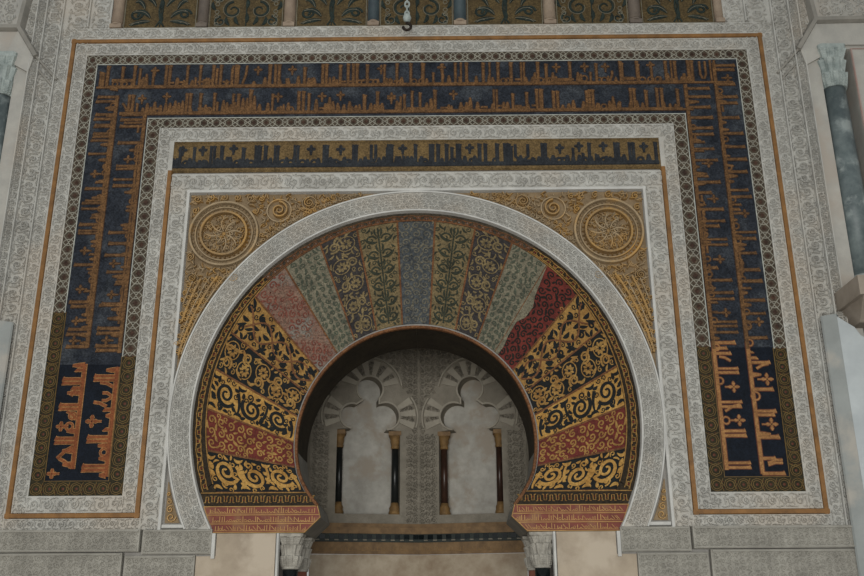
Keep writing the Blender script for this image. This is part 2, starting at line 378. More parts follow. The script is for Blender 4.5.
# outermost frame, beyond the gold line
g = MB()
for s in (-1, 1):
    g.rect(*sorted((s*3.33, s*3.445)), ZB, 5.19, H0, H1); g.rect(*sorted((s*3.445, s*3.62)), ZB, 6.2, H0, H1-.012); g.rect(*sorted((s*3.62, s*3.71)), ZB, 6.2, H0, H1-.008)
    scroll_strip(g, (s*3.39, ZB), (s*3.39, 5.19), .095, H1, .016, asp=1.2)
    scroll_strip(g, (s*3.535, ZB), (s*3.535, 6.2), .15, H1-.012, .03, asp=1.05)
    scroll_strip(g, (s*3.665, ZB), (s*3.665, 6.2), .075, H1-.008, .024, asp=1.2)
    for uu in (3.447, 3.615, 3.705): g.rib([(s*uu, ZB), (s*uu, 6.2)], .018, 0, .05)
    g.rect(*sorted((s*2.98, s*3.445)), 5.19, 6.2, H0, H1); scroll_strip(g, (s*3.08, 5.2), (s*3.08, 6.2), .17, H1, .02); scroll_strip(g, (s*3.30, 5.2), (s*3.30, 6.2), .2, H1, .025)
    g.rib([(s*3.19, 5.2), (s*3.19, 6.2)], .02, 0, .05)
    g.rect(*sorted((s*2.235, s*3.33)), ZB, .545, H0, H1); scroll_strip(g, (s*2.24, .5), (s*3.33, .5), .08, H1, .018, asp=1.3)
g.rect(-3.33, 3.33, 5.068, 5.19, H0, H1+.01); scroll_strip(g, (-3.33, 5.13), (3.33, 5.13), .105, H1+.01, .016, asp=1.3)
tag(g.build('stucco_border', M['stucco']), 'outermost carved grey stucco frame, outside the thin gold line', 'frame')
# gold fillet: one continuous line round the dark mosaic band
g = MB()
def fillet(mb, pts, wd, h0, h1, m=0):
    pts = np.array(pts, float)
    for a, b in zip(pts[:-1], pts[1:]):
        d = (b-a)/np.linalg.norm(b-a)*wd*.5; mb.rib([a-d, b+d], wd, h0, h1, m, top=.7)
fillet(g, [(-2.258, 3.63), (-2.258, .568), (-3.307, .568), (-3.307, 5.047), (3.307, 5.047), (3.307, .568), (2.258, .568), (2.258, 3.63)], .048, 0, .036)
tag(g.build('gold_fillet', M['fillet_gold']), 'thin continuous gold line running round the dark blue inscription band', 'trim')
# frame between gold fillet and mosaic
g = MB()
for s in (-1, 1):
    for (a, b, z0, z1) in ((3.286, 3.165, .59, 5.025), (2.395, 2.28, .59, 3.955+.145)):
        g.rect(*sorted((s*a, s*b)), z0, z1, H0, H1); scroll_strip(g, (s*(a+b)/2, z0), (s*(a+b)/2, z1), .105, H1, .018, asp=1.15)
    g.rect(*sorted((s*2.395, s*3.165)), .59, .725, H0, H1); scroll_strip(g, (s*2.395, .657), (s*3.165, .657), .115, H1, .018, asp=1.15)
g.rect(-3.165, 3.165, 4.895, 5.025, H0, H1); scroll_strip(g, (-3.165, 4.96), (3.165, 4.96), .11, H1, .018, asp=1.15)
g.rect(-2.28, 2.28, 3.955, 4.10, H0, H1); scroll_strip(g, (-2.28, 4.027), (2.28, 4.027), .125, H1, .018, asp=1.15)
for s in (-1, 1): g.rect(*sorted((s*2.245, s*2.28)), 3.64, 3.955, H0, H1)
tag(g.build('stucco_border', M['stucco']), 'pale carved stucco frame hugging the dark blue inscription band on both its edges', 'frame')
# inner frame round the gilded spandrels
root = thing('stucco_border', 'inner carved stucco frame with a white fillet around the gilded spandrels', 'frame', (0, 0, ZB))
g = MB()
for s in (-1, 1):
    g.rect(*sorted((s*2.235, s*2.08)), ZB, 3.62, H0, H1); scroll_strip(g, (s*2.157, ZB), (s*2.157, 3.45), .14, H1, .02, asp=1.1)
g.rect(-2.08, 2.08, 3.45, 3.62, H0, H1); scroll_strip(g, (-2.235, 3.537), (2.235, 3.537), .145, H1, .018, asp=1.1)
g.build('carved_band', M['stucco'], root)
g = MB(); fillet(g, [(-2.063, ZB+.01), (-2.063, 3.434), (2.063, 3.434), (2.063, ZB+.01)], .032, 0, .05); g.build('fillet', M['stucco_flat'], root)
# ring round the mosaic arch
root = thing('stucco_archivolt', 'broad pale carved stucco ring around the coloured horseshoe arch', 'arch ring', (0, 0, ZB))
aE = lambda R: math.acos(min(1, (C1[1]-ZB)/R))      # angle from straight down where the ring meets the base line
g = MB()
a0i, a0o = -PI/2+aE(RO), -PI/2+aE(RW)
P = arc(C1, RO+.004, a0i, PI-a0i, 120); Q_ = arc(C1, RW, a0o, PI-a0o, 120)
g.band(P, Q_, 0, .045); [scroll_arc(g, C1, rr_, .052, a0i+.03, PI-a0i-.03, .045, .012, asp=1.7) for rr_ in (RO+.05, RO+.101, RO+.152)]
g.build('carved_ring', M['stucco'], root)
g = MB()
for R_, w_ in ((RO+.012, .022), (RW-.01, .022)): g.rib(arc(C1, R_, -PI/2+aE(R_), PI*1.5-aE(R_), 120), w_, 0, .062, top=.6)
g.build('rim', M['stucco_flat'], root)

# ------------------------------------------------------------------ inscription lettering
class Row:
    """lettering on one line: along/up frame on the wall; tokens in units of pixels along the line, heights as a share of the line"""
    def __init__(s, mb, o, ex, ey, H, h0, wpx=.0075, m=(0, 1)):
        s.mb, s.o, s.ex, s.ey, s.H, s.h0, s.k, s.m = mb, np.array(o, float), np.array(ex, float), np.array(ey, float), H, h0, wpx, m
    def P(s, pts): return np.array([s.o+s.ex*a+s.ey*b for a, b in pts])
    def st(s, pts, w):
        P = s.P(pts); w = np.asarray(w, float)
        s.mb.rib(P, w+.012, 0, s.h0+.002, s.m[1], top=.9); s.mb.rib(P, w, 0, s.h0+.005, s.m[0], top=.8)
    def S(s, x, h=1, w=.028):
        H = s.H*h; s.st([(x, -.005), (x, H*.8), (x, H*.93), (x+.004, H)], [w, w, w*1.2, w*1.5])
    def T(s, x, h=.4, w=.044):
        H = s.H*h; s.st([(x, 0), (x, H*.6), (x, H)], [w*1.2, w*.8, w*.35])
    def B(s, a, b, y=.0, w=.036): s.st([(a, y*s.H), ((a+b)/2, y*s.H), (b, y*s.H)], w)
    def O(s, x, y=.12, r=.028):
        P = s.P([(x+r*math.cos(t), y*s.H+r*math.sin(t)) for t in np.arange(12)*PI/6]); s.mb.rib(P, .026, 0, s.h0+.002, s.m[1], True, .9); s.mb.rib(P, .014, 0, s.h0+.005, s.m[0], True, .8)
    def X(s, x, y=.75, r=.042):
        for k in range(4):
            a = k*PI/2; c = (x, y*s.H)
            s.st([(c[0]+r*.1*math.cos(a), c[1]+r*.1*math.sin(a)), (c[0]+r*.6*math.cos(a), c[1]+r*.6*math.sin(a)), (c[0]+r*math.cos(a), c[1]+r*math.sin(a))], [.012, r*.62, .008])
        s.st([(x, y*s.H-r*.8), (x, y*s.H-r*1.5)], .012)
    def D(s, x0, y0, x1, y1, w=.022): s.st([(x0, y0*s.H), ((x0+x1)/2+.01, (y0+y1)/2*s.H), (x1, y1*s.H)], w)
    def U(s, x0, x1, h=1, w=.02): s.st([(x0, s.H*h), (x0, s.H*.35), ((x0*2+x1)/3, s.H*.16), ((x0+x1*2)/3, s.H*.16), (x1, s.H*.35), (x1, s.H*h)], w)
    def fill(s, a, b, seed=0):
        r = np.random.default_rng(seed); x = min(a, b)+.02
        while x < max(a, b)-.02:
            t = r.random()
            if t < .35: s.T(x, r.uniform(.22, .42), r.uniform(.03, .045))
            elif t < .5: s.O(x, .14, .024)
            elif t < .62: s.S(x, r.uniform(.3, .55), .02)
            elif t < .75: s.B(x-.03, x+.035, r.uniform(.12, .22), .02)
            elif t < .83: s.S(x, r.uniform(.8, 1), .022)
            x += r.uniform(.045, .10)
    def run(s, toks, f):
        for t in toks.split(';'):
            t = t.split()
            if not t: continue
            c = t[0]; a = [float(x) for x in t[1:]]
            if c == 'B': s.B(f(a[0]), f(a[1]), *a[2:])
            elif c == 'D': s.D(f(a[0]), a[1], f(a[2]), a[3])
            elif c == 'U': s.U(f(a[0]), f(a[1]), *a[2:])
            else: getattr(s, c)(f(a[0]), *a[1:])

ROW1 = [(85, 5.4, "S 95 .7 .05;S 125 1 .03;S 205 .95;S 270 1;B 150 260 .3;T 310 .35;T 335 .6;T 320 .45;X 378 .75;S 440 1;S 460 1;T 505 .4;S 555 1 .024;S 625 1 .024;B 640 690 .25;S 695 1;S 735 1;T 770 .3;S 800 .95 .016;S 815 .95 .016;S 830 .95 .016;B 130 864;T 540 .3;T 585 .3;O 660;T 660 .4"),
        (235, 5.4, "S 10 1 .03;D 65 .95 45 .1;B 45 95;X 125 .75;T 165 .4;S 190 1 .032;S 220 1;S 240 1;T 290 .35;X 310 .75;T 345 .45;S 378 .85 .03;T 400 .35;T 415 .35;T 430 .35;S 475 1;S 495 1;T 535 .4;S 570 .95;S 612 1;S 640 1;S 660 1;S 715 .95;O 700;O 735;O 760;X 790 .75;T 820 .3;T 840 .3;B 0 864"),
        (385, 5.4, "S 65 1 .026;T 90 .35;S 140 1 .026;S 205 1 .034;X 305 .78;T 345 .4;S 380 1 .024;S 410 1 .016;S 440 1;S 530 1;S 565 1 .016;S 610 1;O 640;S 680 1 .03;S 735 1 .018;S 750 1 .018;T 795 .3;T 808 .5;S 825 1 .028;T 580 .3;B 0 864;D 305 .7 310 .1"),
        (535, 5.4, "S 15 1;S 60 .9;O 60;T 95 .5;X 115 .75;B 100 180 .15;S 188 1 .028;T 230 .5;O 262 .2 .03;X 268 .76;S 330 .9 .026;O 370;X 380 .75;D 400 .1 415 .55;S 460 1 .026;B 460 530 .18;S 550 1 .026;O 575;O 620;O 660;X 625 .8;S 705 1;S 735 1 .016;S 755 1;B 700 760 .1;T 800 .4;S 830 1;S 845 1 .018;B 0 780"),
        (640, 5.4, "S 260 1;S 280 1;U 322 352 .95;S 380 1 .016;S 402 1 .016;T 236 .4")]
ROW2 = [(85, 5.4, "S 240 .9;S 260 .9;D 205 .5 230 .1;X 308 .72;T 340 .5;T 380 .55;X 440 .8;T 440 .5;T 490 .6;T 510 .5;T 530 .6;S 550 .95;S 570 .95;S 625 .95;B 630 680 .12;S 700 .95 .026;T 750 .6;T 790 .4;S 830 .9 .03;T 412 .4;T 462 .5;T 655 .4;T 770 .5;T 812 .5;B 195 864"),
        (235, 5.4, "T 20 .6;T 45 .7;S 85 1.1 .034;T 105 .8;T 135 .4;T 180 .45;X 233 .75;T 250 .3;T 290 .45;S 345 1;S 370 1;S 400 .9 .026;T 440 .6;X 470 .75;T 490 .4;T 512 .7;T 530 .5;X 570 .8;T 590 .35;T 620 .5;S 700 .8 .034;T 735 .4;S 770 .95 .028;T 795 .4;X 845 .72;T 67 .7;T 560 .3;T 655 .3;B 0 864"),
        (385, 5.4, "X 35 .62;S 85 .7 .02;S 105 .8 .024;T 250 .6;S 270 1 .03;B 120 240 .1;X 370 .8;T 345 .3;T 410 .4;T 460 .62;S 588 1 .018;S 604 1 .018;T 640 .4;S 690 .8 .026;S 765 .85 .026;B 700 760 .1;S 820 1;S 840 1;T 65 .5;T 225 .4;T 440 .4;T 660 .4;B 0 864"),
        (535, 5.4, "S 10 1;S 36 1;S 100 .9;S 122 .9;T 205 .45;S 280 .9;S 295 .95;S 312 .95;T 420 .62;S 518 1;S 536 1;S 600 .9 .03;S 660 1;S 685 1;S 770 .95;T 180 .3;T 260 .4;T 400 .4;T 450 .35;T 340 .3;B 0 790")]
BLUE = [(165, 5.08, "S 150 .95 .02;S 235 1 .018;S 252 1 .018;S 290 1;S 400 .9;S 465 1;S 482 1;S 512 1;S 560 1 .016;S 575 1 .016;S 660 1 .018;S 676 1 .018;S 808 1 .018;S 825 1 .018;X 90 .8;X 192 .8;X 348 .86;X 742 .8;T 45 .4;T 65 .4;O 110;T 130 .4;T 180 .3;O 205;T 270 .4;O 300;T 320 .45;T 335 .45;O 370;T 420 .35;O 440;T 530 .3;O 600;T 620 .4;O 640;O 700;T 725 .3;O 760;T 780 .35;O 850;B 30 860"),
        (325, 5.08, "S 10 1;S 145 1 .018;S 160 1 .018;U 235 258 1;S 325 1;S 338 1;S 460 1 .024;S 535 1 .018;S 548 1 .018;S 575 1;S 618 1;S 672 1 .018;S 685 1 .018;S 785 1;S 815 1 .026;X 80 .78;X 395 .8;X 735 .8;T 30 .4;O 55;T 100 .4;O 120;T 205 .4;T 275 .35;T 300 .4;T 365 .4;T 380 .4;T 420 .4;T 440 .4;T 490 .4;O 505;O 650;T 710 .4;T 760 .4;B 0 864"),
        (490, 4.94, "S 35 1 .028;S 75 1;S 92 1;U 125 187 .95;T 150 .4;S 258 1 .02;S 274 1 .02;S 410 .75 .016;S 490 1 .024;S 618 1 .02;S 634 1 .02;S 690 1 .022;S 708 1 .022;S 818 1 .024;X 345 .76;X 440 .84;X 560 .84;X 760 .8;T 210 .3;T 310 .4;O 340;T 380 .4;T 440 .4;O 465;T 530 .4;O 560;T 590 .3;T 660 .4;O 740;T 780 .4;B 0 830")]
# interlace border along a strip
def interlace(mb, p0, p1, W, h, m=(0, 1, 2)):
    p0 = np.array(p0, float); p1 = np.array(p1, float); L = np.linalg.norm(p1-p0); d = (p1-p0)/L; nn = np.array((-d[1], d[0]))
    k = max(1, round(L/(W*1.18))); st = L/k; q = W*.5
    for i in range(k):
        c = p0+d*st*(i+.5)
        a = lambda x, y: c+d*st*x+nn*W*y
        mb.plate([a(0, -.2), a(.2, 0), a(0, .2), a(-.2, 0)], 0, h+.001, m[1])
        for pts in (((-.5, -.02), (-.2, .28), (0, .46), (.2, .28), (.5, -.02)), ((-.5, .02), (-.2, -.28), (0, -.46), (.2, -.28), (.5, .02)),
                    ((-.5, .46), (-.3, .22), (-.28, 0), (-.3, -.22), (-.5, -.46)), ((.5, .46), (.3, .22), (.28, 0), (.3, -.22), (.5, -.46))):
            mb.rib([a(*p) for p in pts], .0085, 0, h+.004, m[2], top=.8)
def olive(mb, u0, u1, v0, v1, h):
    mb.rect(u0, u1, v0, v1, 0, h, 0)
    du, dv = u1-u0, v1-v0; hor = du > dv; W = min(du, dv); L = max(du, dv); k = max(1, round(L/W)); st = L/k
    for i in range(k):
        c = (u0+st*(i+.5), (v0+v1)/2) if hor else ((u0+u1)/2, v0+st*(i+.5))
        mb.dome(c, W*.2, 0, h+.004, 2, n=8)
        mb.ring(c, W*.3, .010, 0, h+.004, 1, n=8); mb.ring(c, W*.44, .009, 0, h+.004, 1, n=8)
        e = np.array((st*.5, 0)) if hor else np.array((0, st*.5)); f = np.array((0, W*.5)) if hor else np.array((W*.5, 0))
        for sg in (-1, 1):
            mb.rib([np.array(c)+e+sg*f*.9, np.array(c)+e*.6, np.array(c)+e-sg*f*.9], .009, 0, h+.004, 1)
            mb.dome(np.array(c)+e*.98+f*sg*.45, W*.09, 0, h+.004, 2, n=6)
HM = .014
root = thing('inscription_band', 'wide dark blue mosaic band with two rows of gold Kufic script framing the arch', 'mosaic band', (0, 0, .725))
g = MB(); g.rect(-3.055, 3.055, 4.205, 4.795, 0, HM)
for s in (-1, 1): g.rect(*sorted((s*2.515, s*3.055)), 1.83 if s < 0 else 1.94, 4.205, 0, HM)
g.build('blue_field', M['navy'], root)
LET = [M['letter'], M['letter_edge']]
fx = lambda x0, sc, z: (lambda a: unp(x0+a/sc, 288-0, 0)[0])
def row_px(toks, zmid, row):
    for x0, sc, t in toks:
        def f(a, x0=x0, sc=sc):
            # horizontal place on the wall at the height of this line
            px = x0+a/sc; lo, hi = -4., 4.
            d0 = np.array([px])
            # solve the pixel row that meets z = zmid at this column, then take its u
            y = 60.
            for _ in range(6):
                uu, zz = unp(px, y); y2 = y+1.; z2 = unp(px, y2)[1]; y += (zmid-zz)/(z2-zz)
            return unp(px, y)[0]
        row.run(t, f)
g = MB(); r = Row(g, (0, 4.545), (1, 0), (0, 1), .235, HM); row_px(ROW1, 4.65, r); r.B(-3.04, 3.0, -.02, .02); r.fill(-3., 2.75, 1); g.build('upper_inscription_line', LET, root)
g = MB(); r = Row(g, (0, 4.258), (1, 0), (0, 1), .225, HM); row_px(ROW2, 4.35, r); r.B(-2.55, 2.6, -.03, .02); r.fill(-2.7, 2.5, 2); g.build('lower_inscription_line', LET, root)
# vertical lines; tokens are (pixel row on a crop) -> height on the wall
def colf(x, y0, sc): return lambda a: unp(x, y0+a/sc)[1]
LO = "S -60 .9;S -48 .95;T -30 .5;S -12 .9;S 0 .95;B -64 10;S 20 .9;S 40 .9;S 48 .9;T 70 .5;S 95 1 .02;T 112 .5;X 150 .6;T 170 .4;S 190 .95 .026;T 215 .6;S 230 1 .02;S 245 1 .02;T 262 .5;S 288 1 .028;S 305 1 .02;S 312 1 .02;T 335 .4;X 360 .62;S 398 1 .026;T 420 .35;X 465 .6;S 500 1 .028;S 512 .9;T 535 .4;X 552 .6;O 130;O 275;O 440;B 0 625;B 0 560 .12 .02;S 575 .9;S 588 .95;X 606 .6;S 622 .9"
LI = "S -12 .95;S 2 1;B -20 10;S 20 1;S 65 1 .03;T 85 .5;X 110 .5;S 128 .95 .02;S 136 .95 .02;S 165 1 .02;S 182 1 .03;T 200 .5;T 240 .35;T 290 .5;T 300 .4;S 310 .95 .026;S 340 .9;X 395 .6;S 372 1 .026;T 430 .6;T 445 .45;X 480 .55;S 505 .9 .024;T 520 .5;T 545 .6;B 0 640;B 60 560 .14 .02;S 572 .95;S 585 .95;X 605 .55;S 620 .95;S 632 .9"
RI_ = "S -50 1;S -30 1;S -5 .95;B -60 10;T -18 .5;S 20 1;S 45 .95;S 60 .95;X 130 .6;S 95 .9 .022;T 155 .5;S 175 1 .028;S 200 .6;X 215 .66;S 240 1;S 268 1 .02;S 280 .75;S 312 1 .02;S 325 1 .02;X 360 .62;S 380 .5;S 410 1 .024;S 440 1 .024;S 455 1 .02;X 488 .62;S 510 1 .02;S 520 1 .02;S 535 1 .02;T 75 .4;O 225;O 300;O 395;O 430;B 0 575;B 240 330 .16 .02"
RO_ = "S -105 1;S -95 .95;S -60 .9;X -75 .6;S -30 .95;S -15 .9;B -112 10;S 20 .9;S 58 1;S 90 1 .024;S 120 1 .03;S 150 .95;T 160 .5;S 210 1 .026;X 250 .6;S 240 .4;S 295 1 .02;S 310 .95;T 325 .5;S 345 .9 .022;S 385 .95;S 412 1 .03;S 458 1 .026;X 510 .62;S 490 .95 .02;S 548 .9 .024;T 335 .4;T 440 .3;O 140;O 280;O 370;O 520;B 0 575;B 340 400 .14 .02"
def vrow(toks, ub, sgn, H, x, y0, sc, name, mats=LET, par=root, h=HM, wid=None):
    g = MB(); r = Row(g, (ub, 0), (0, 1), (sgn, 0), H, h); r.run(toks, colf(x, y0, sc))
    if mats is LET: r.fill(2.0, 4.2 if abs(ub) < 2.7 else 4.6, int(abs(ub*1000)) % 997 + (sgn > 0))
    return g.build(name, mats, par)
vrow(LO, -2.83, -1, .205, 100, 120, 2.74, 'left_outer_inscription_line')
vrow(LI, -2.548, -1, .225, 130, 120, 2.74, 'left_inner_inscription_line')
vrow(RI_, 2.545, 1, .225, 715, 110, 2.4, 'right_inner_inscription_line')
vrow(RO_, 2.835, 1, .2, 745, 110, 2.4, 'right_outer_inscription_line')
# interlace borders
LACE = [M['lace_bg'], M['lace_cell'], M['lace'], M['edge']]
for nm, a, b, zt0, zt1, W in (('outer_interlace_border', 3.165, 3.055, 4.895, 4.797, .1), ('inner_interlace_border', 2.515, 2.395, 4.205, 4.10, .1)):
    g = MB(); zl = {'outer_interlace_border': (2.30, 1.93), 'inner_interlace_border': (1.90, 1.95)}[nm]
    for s, zb in ((-1, zl[0]), (1, zl[1])):
        g.rect(*sorted((s*a, s*b)), zb, zt0, 0, HM); interlace(g, (s*(a+b)/2, zb), (s*(a+b)/2, zt1), abs(a-b), HM)
    g.rect(-b, b, zt1, zt0, 0, HM); interlace(g, (-b, (zt0+zt1)/2), (b, (zt0+zt1)/2), .1, HM)
    for s in (-1, 1): interlace(g, (s*b-.0, (zt0+zt1)/2) if s > 0 else (-a, (zt0+zt1)/2), (s*a, (zt0+zt1)/2) if s > 0 else (-b, (zt0+zt1)/2), .1, HM)
    if nm[0] == 'o': fillet(g, [(-b-.004, zl[0]), (-b-.004, zt1-.004), (b+.004, zt1-.004), (b+.004, zl[1])], .010, 0, HM+.006, 3)
    else: fillet(g, [(-a-.0, zl[0]), (-a-.0, zt0), (a+.0, zt0), (a+.0, zl[1])], .010, 0, HM+.006, 3)
    o = g.build(nm, LACE, root)
# restored lower ends
NEW = [M['letter_new'], M['letter_new_edge']]; NEWR = [M['letter_red'], M['letter_new']]
OL = [M['olive_bg'], M['olive_line'], M['olive_red']]
RF = {}
for s in (-1, 1):
    rs = root
    g = MB(); zt = 1.83 if s < 0 else 1.94
    g.rect(*sorted((s*2.515, s*3.055)), .84, zt, 0, HM)
    o = RF[s] = g.build('restored_blue_field', M['navy_new'], rs); o['label'] = 'darker restored blue field with crisp gold letters'
    g = MB()
    zo = 2.30 if s < 0 else 1.93
    olive(g, *sorted((s*3.165, s*3.055)), .84, zo, HM+.001); olive(g, *sorted((s*2.515, s*2.395)), .84, 1.9 if s < 0 else 1.95, HM+.001)
    olive(g, *sorted((s*3.165, s*2.395)), .725, .84, HM+.001)
    fillet(g, [(s*3.05, zo), (s*3.05, .845), (s*2.52, .845), (s*2.52, 1.9)], .008, 0, HM+.005, 1)
    o = g.build('restored_border', OL, rs); o['label'] = 'olive and gold restored pattern border'
L2O = "T 135 .6;S 150 .4;S 180 1 .026;S 193 1 .026;D 205 .2 235 .5;T 225 .7;S 210 .5;S 265 1 .026;S 277 1 .026;D 285 .6 312 .1;O 300 .3;X 335 .8;O 335 .4 .03;T 350 .5;S 375 1 .026;S 388 1 .026;D 400 .1 440 .8;D 470 .1 440 .7;T 415 .6;T 460 .5;X 490 .95;B 130 475"
L2I = "S 170 1 .024;S 182 1 .024;T 150 .5;D 190 .7 205 .1;U 225 250 .55;D 255 .9 270 .3;S 280 .4;X 318 .88 .055;S 345 .3;T 300 .3;S 370 1 .026;S 383 1 .026;T 398 .5;O 420 .2 .03;T 440 .4;S 465 1.08 .026;S 478 1.08 .03;T 495 .3;B 140 500"
R2I = "S 60 1 .03;S 78 .6;O 75;S 95 .75;D 105 .2 120 .7;S 145 1 .02;S 158 1 .026;O 185;X 205 .7 .05;S 255 1 .022;S 270 .95 .024;D 262 .9 285 .2;O 315 .2 .03;X 315 .78 .05;S 350 1 .026;S 365 1.02 .03;S 455 1.06 .024;S 470 1.06 .024;B 55 478"
R2O = "O 60;S 90 .2;S 110 .4;S 125 1 .026;D 130 .9 145 .3;T 165 .5;X 180 .75 .055;S 165 .3;S 213 1 .03;O 235 .1 .035;S 285 1 .028;S 297 .9;X 328 .7 .055;S 370 1 .034;T 360 .6;D 445 1 455 .3;D 455 1 462 .3;S 440 .7;S 490 1.05 .03;B 60 492"
for s, to, ti, cx, bo, bi in ((-1, L2O, L2I, (66, 100), -2.83, -2.548), (1, R2O, R2I, (758, 728), 2.835, 2.545)):
    o = vrow(to, bo, s, .175, cx[0], 325, 3.29, 'restored_outer_inscription_line', NEW if s > 0 else NEWR, RF[s]); o['label'] = 'crisp gold restored lettering'
    o = vrow(ti, bi, s, .19, cx[1], 325, 3.29, 'restored_inner_inscription_line', NEW if s > 0 else NEWR, RF[s]); o['label'] = 'crisp gold restored lettering'

# the narrow gold band with blue letters
root = thing('inscription_band', 'narrow dull gold mosaic band with a single row of blue-black Kufic script', 'mosaic band', (0, 0, 3.64))
g = MB(); g.rect(-2.245, 2.245, 3.64, 3.955, 0, HM); gf = g.build('gold_field', M['band_gold'], root)
g = MB(); r = Row(g, (0, 3.705), (1, 0), (0, 1), .205, HM, m=(0, 0)); row_px(BLUE, 3.8, r); r.fill(-2.2, 2.2, 5); g.build('inscription_line', [M['band_blue']], root)
for zz in (3.655, 3.94):
    g = MB(); g.rib([(-2.24, zz), (2.24, zz)], .008, 0, HM+.003)
    for i in range(112): g.dome((-2.22+i*.04, zz), .014, 0, HM+.006, 0, n=6)
    g.build('bead_border', M['band_gold'], gf)

# ------------------------------------------------------------------ gilded spandrels
def in_span(u, v, mar=.0): return abs(u) < 2.045-mar and v < 3.415-mar and math.hypot(u, v-C1[1]) > RW+mar
for s in (-1, 1):
    side = 'left' if s < 0 else 'right'
    root = thing('spandrel_panel', ('gilded relief spandrel at the upper left of the arch, around a round medallion' if s < 0 else 'gilded relief spandrel at the upper right of the arch, around a round medallion'), 'relief panel', (s*1.6, 0, 2.2), 'gilded spandrels')
    g = MB()
    vs = np.linspace(1.36, 3.415, 60)
    # ground between the ring and the frame
    a1 = math.acos(2.045/RW); aa = np.linspace(a1, PI/2-.12, 60)
    ringp = np.stack([s*RW*np.cos(aa), C1[1]+RW*np.sin(aa)], 1)
    t = np.linspace(0, 1, 60); L1 = 3.415-(C1[1]+RW*math.sin(a1)); L2 = 2.045-RW*math.cos(PI/2-.12)
    fr = np.array([(s*2.045, C1[1]+RW*math.sin(a1)+x*(L1+L2)) if x*(L1+L2) < L1 else (s*(2.045-(x*(L1+L2)-L1)), 3.415) for x in t])
    poly = [tuple(p) for p in ringp]+[(s*.25, 3.415), (s*2.045, 3.415)]
    g.plate(poly, 0, .006); g.build('ground', M['relief_bg'], root)
    cm = np.array((s*1.72, 3.025))
    g = MB(); h = .006
    g.ring(cm, .302, .03, 0, h+.045, 0, 48); g.ring(cm, .255, .016, 0, h+.03, 0, 48); g.ring(cm, .205, .032, 0, h+.05, 1, 44); 
    for k in range(34): a = k*2*PI/34; g.dome(cm+.228*np.array((math.cos(a), math.sin(a))), .012, 0, h+.04, 1, 6)
    for k in range(44): a = k*2*PI/44; g.dome(cm+.279*np.array((math.cos(a), math.sin(a))), .011, 0, h+.032, 0, 6)
    for k in range(8):
        a = k*PI/4; e = np.array((math.cos(a), math.sin(a))); f = np.array((-e[1], e[0]))
        g.rib(bez(cm+e*.02, cm+e*.09+f*.05, cm+e*.17, 8), leafw(8, .035), 0, h+.032, 0, top=.3)
        g.rib(spiral(cm+e*.14+f*.035, .035, .008, a, 1.2 if k % 2 else -1.2, 12), .012, 0, h+.028, 1)
        g.rib(spiral(cm+e*.07, .03, .006, a+1, 1.1, 10), .012, 0, h+.03, 0)
    rm = np.random.default_rng(17)
    for _ in range(260):
        q_ = rm.uniform(-.19, .19, 2)
        if math.hypot(*q_) > .185: continue
        a = rm.uniform(0, 6.28); e = np.array((math.cos(a), math.sin(a)))*.018; f = np.array((-e[1], e[0]))*.7
        g.rib(bez(cm+q_-e, cm+q_+f, cm+q_+e, 5), leafw(5, .015), 0, h+rm.uniform(.016, .040), int(rm.integers(0, 2)), top=.3)
    g.dome(cm, .028, 0, h+.04, 1); g.build('medallion', [M['relief'], M['relief_gold']], root)
    # swirls and leaves
    g = MB()
    def swirl(c, R, sg, m=1):
        c = np.array(c); g.rib(spiral(c, R, R*.15, PI*.5, sg*1.9, 30), np.linspace(R*.32, R*.18, 30), 0, h+.045, m); g.ring(c, R*1.28, R*.22, 0, h+.03, 0, 26)
        for k in range(13):
            a = k*2*PI/13; e = np.array((math.cos(a), math.sin(a))); g.rib([c+e*R*1.4, c+e*R*1.55+np.array((-e[1], e[0]))*R*.1, c+e*R*1.75], leafw(3, R*.3), 0, h+.03, 1 if k % 3 else 0, top=.3)
    swirl((s*1.235, 3.245), .085, s); swirl((s*.965, 3.315), .05, -s); swirl((s*.75, 3.365), .026, s)
    swirl((s*1.60, 2.605), .05, -s, 0); swirl((s*1.97, 2.60), .036, s, 1)
    for (cu, cv, R) in ((1.98, 3.36, .03), (1.86, 3.372, .028), (1.74, 3.375, .028), (1.62, 3.372, .026), (1.50, 3.36, .028), (1.99, 3.25, .028), (2.0, 2.80, .026), (1.45, 3.24, .026), (1.40, 3.36, .022)):
        g.rib(spiral((s*cu, cv), R*1.3, R*.2, 1., s*1.4, 16), .014, 0, h+.034, 1); 
    # long acanthus stems running down beside the ring
    for off, w_, m_ in ((.03, .018, 0), (.085, .03, 1), (.135, .018, 0), (.20, .03, 1), (.26, .016, 0)):
        a_hi = .66-off*.4; pts = []
        for a in np.linspace(a_hi, .1, 30):
            R_ = RW+off*min(1, (a-.05)/.55); u_, v_ = R_*math.cos(a), C1[1]+R_*math.sin(a)
            if in_span(u_, v_, .012) and math.hypot(u_-1.72, v_-3.025) > .33: pts.append((s*u_, v_))
        if len(pts) > 2: g.rib(pts, w_, 0, h+.04, m_)
        for p in pts[1::2]:
            g.rib(spiral((p[0]+s*.02, p[1]), .024, .006, p[1]*30, s*1.2, 10), .012, 0, h+.044, 1)
    for u_ in np.linspace(.42, 1.9, 34):
        v_ = C1[1]+math.sqrt(max(0, (RW+.03)**2-u_**2))
        for k in range(2):
            uu, vv = u_+k*.02, v_+.012+k*.045
            if in_span(uu, vv, .012) and math.hypot(uu-1.72, vv-3.025) > .33:
                g.rib(spiral((s*uu, vv), .022, .006, u_*40, s*1.2, 10), .010, 0, h+.03, k)
    rr = np.random.default_rng(7)
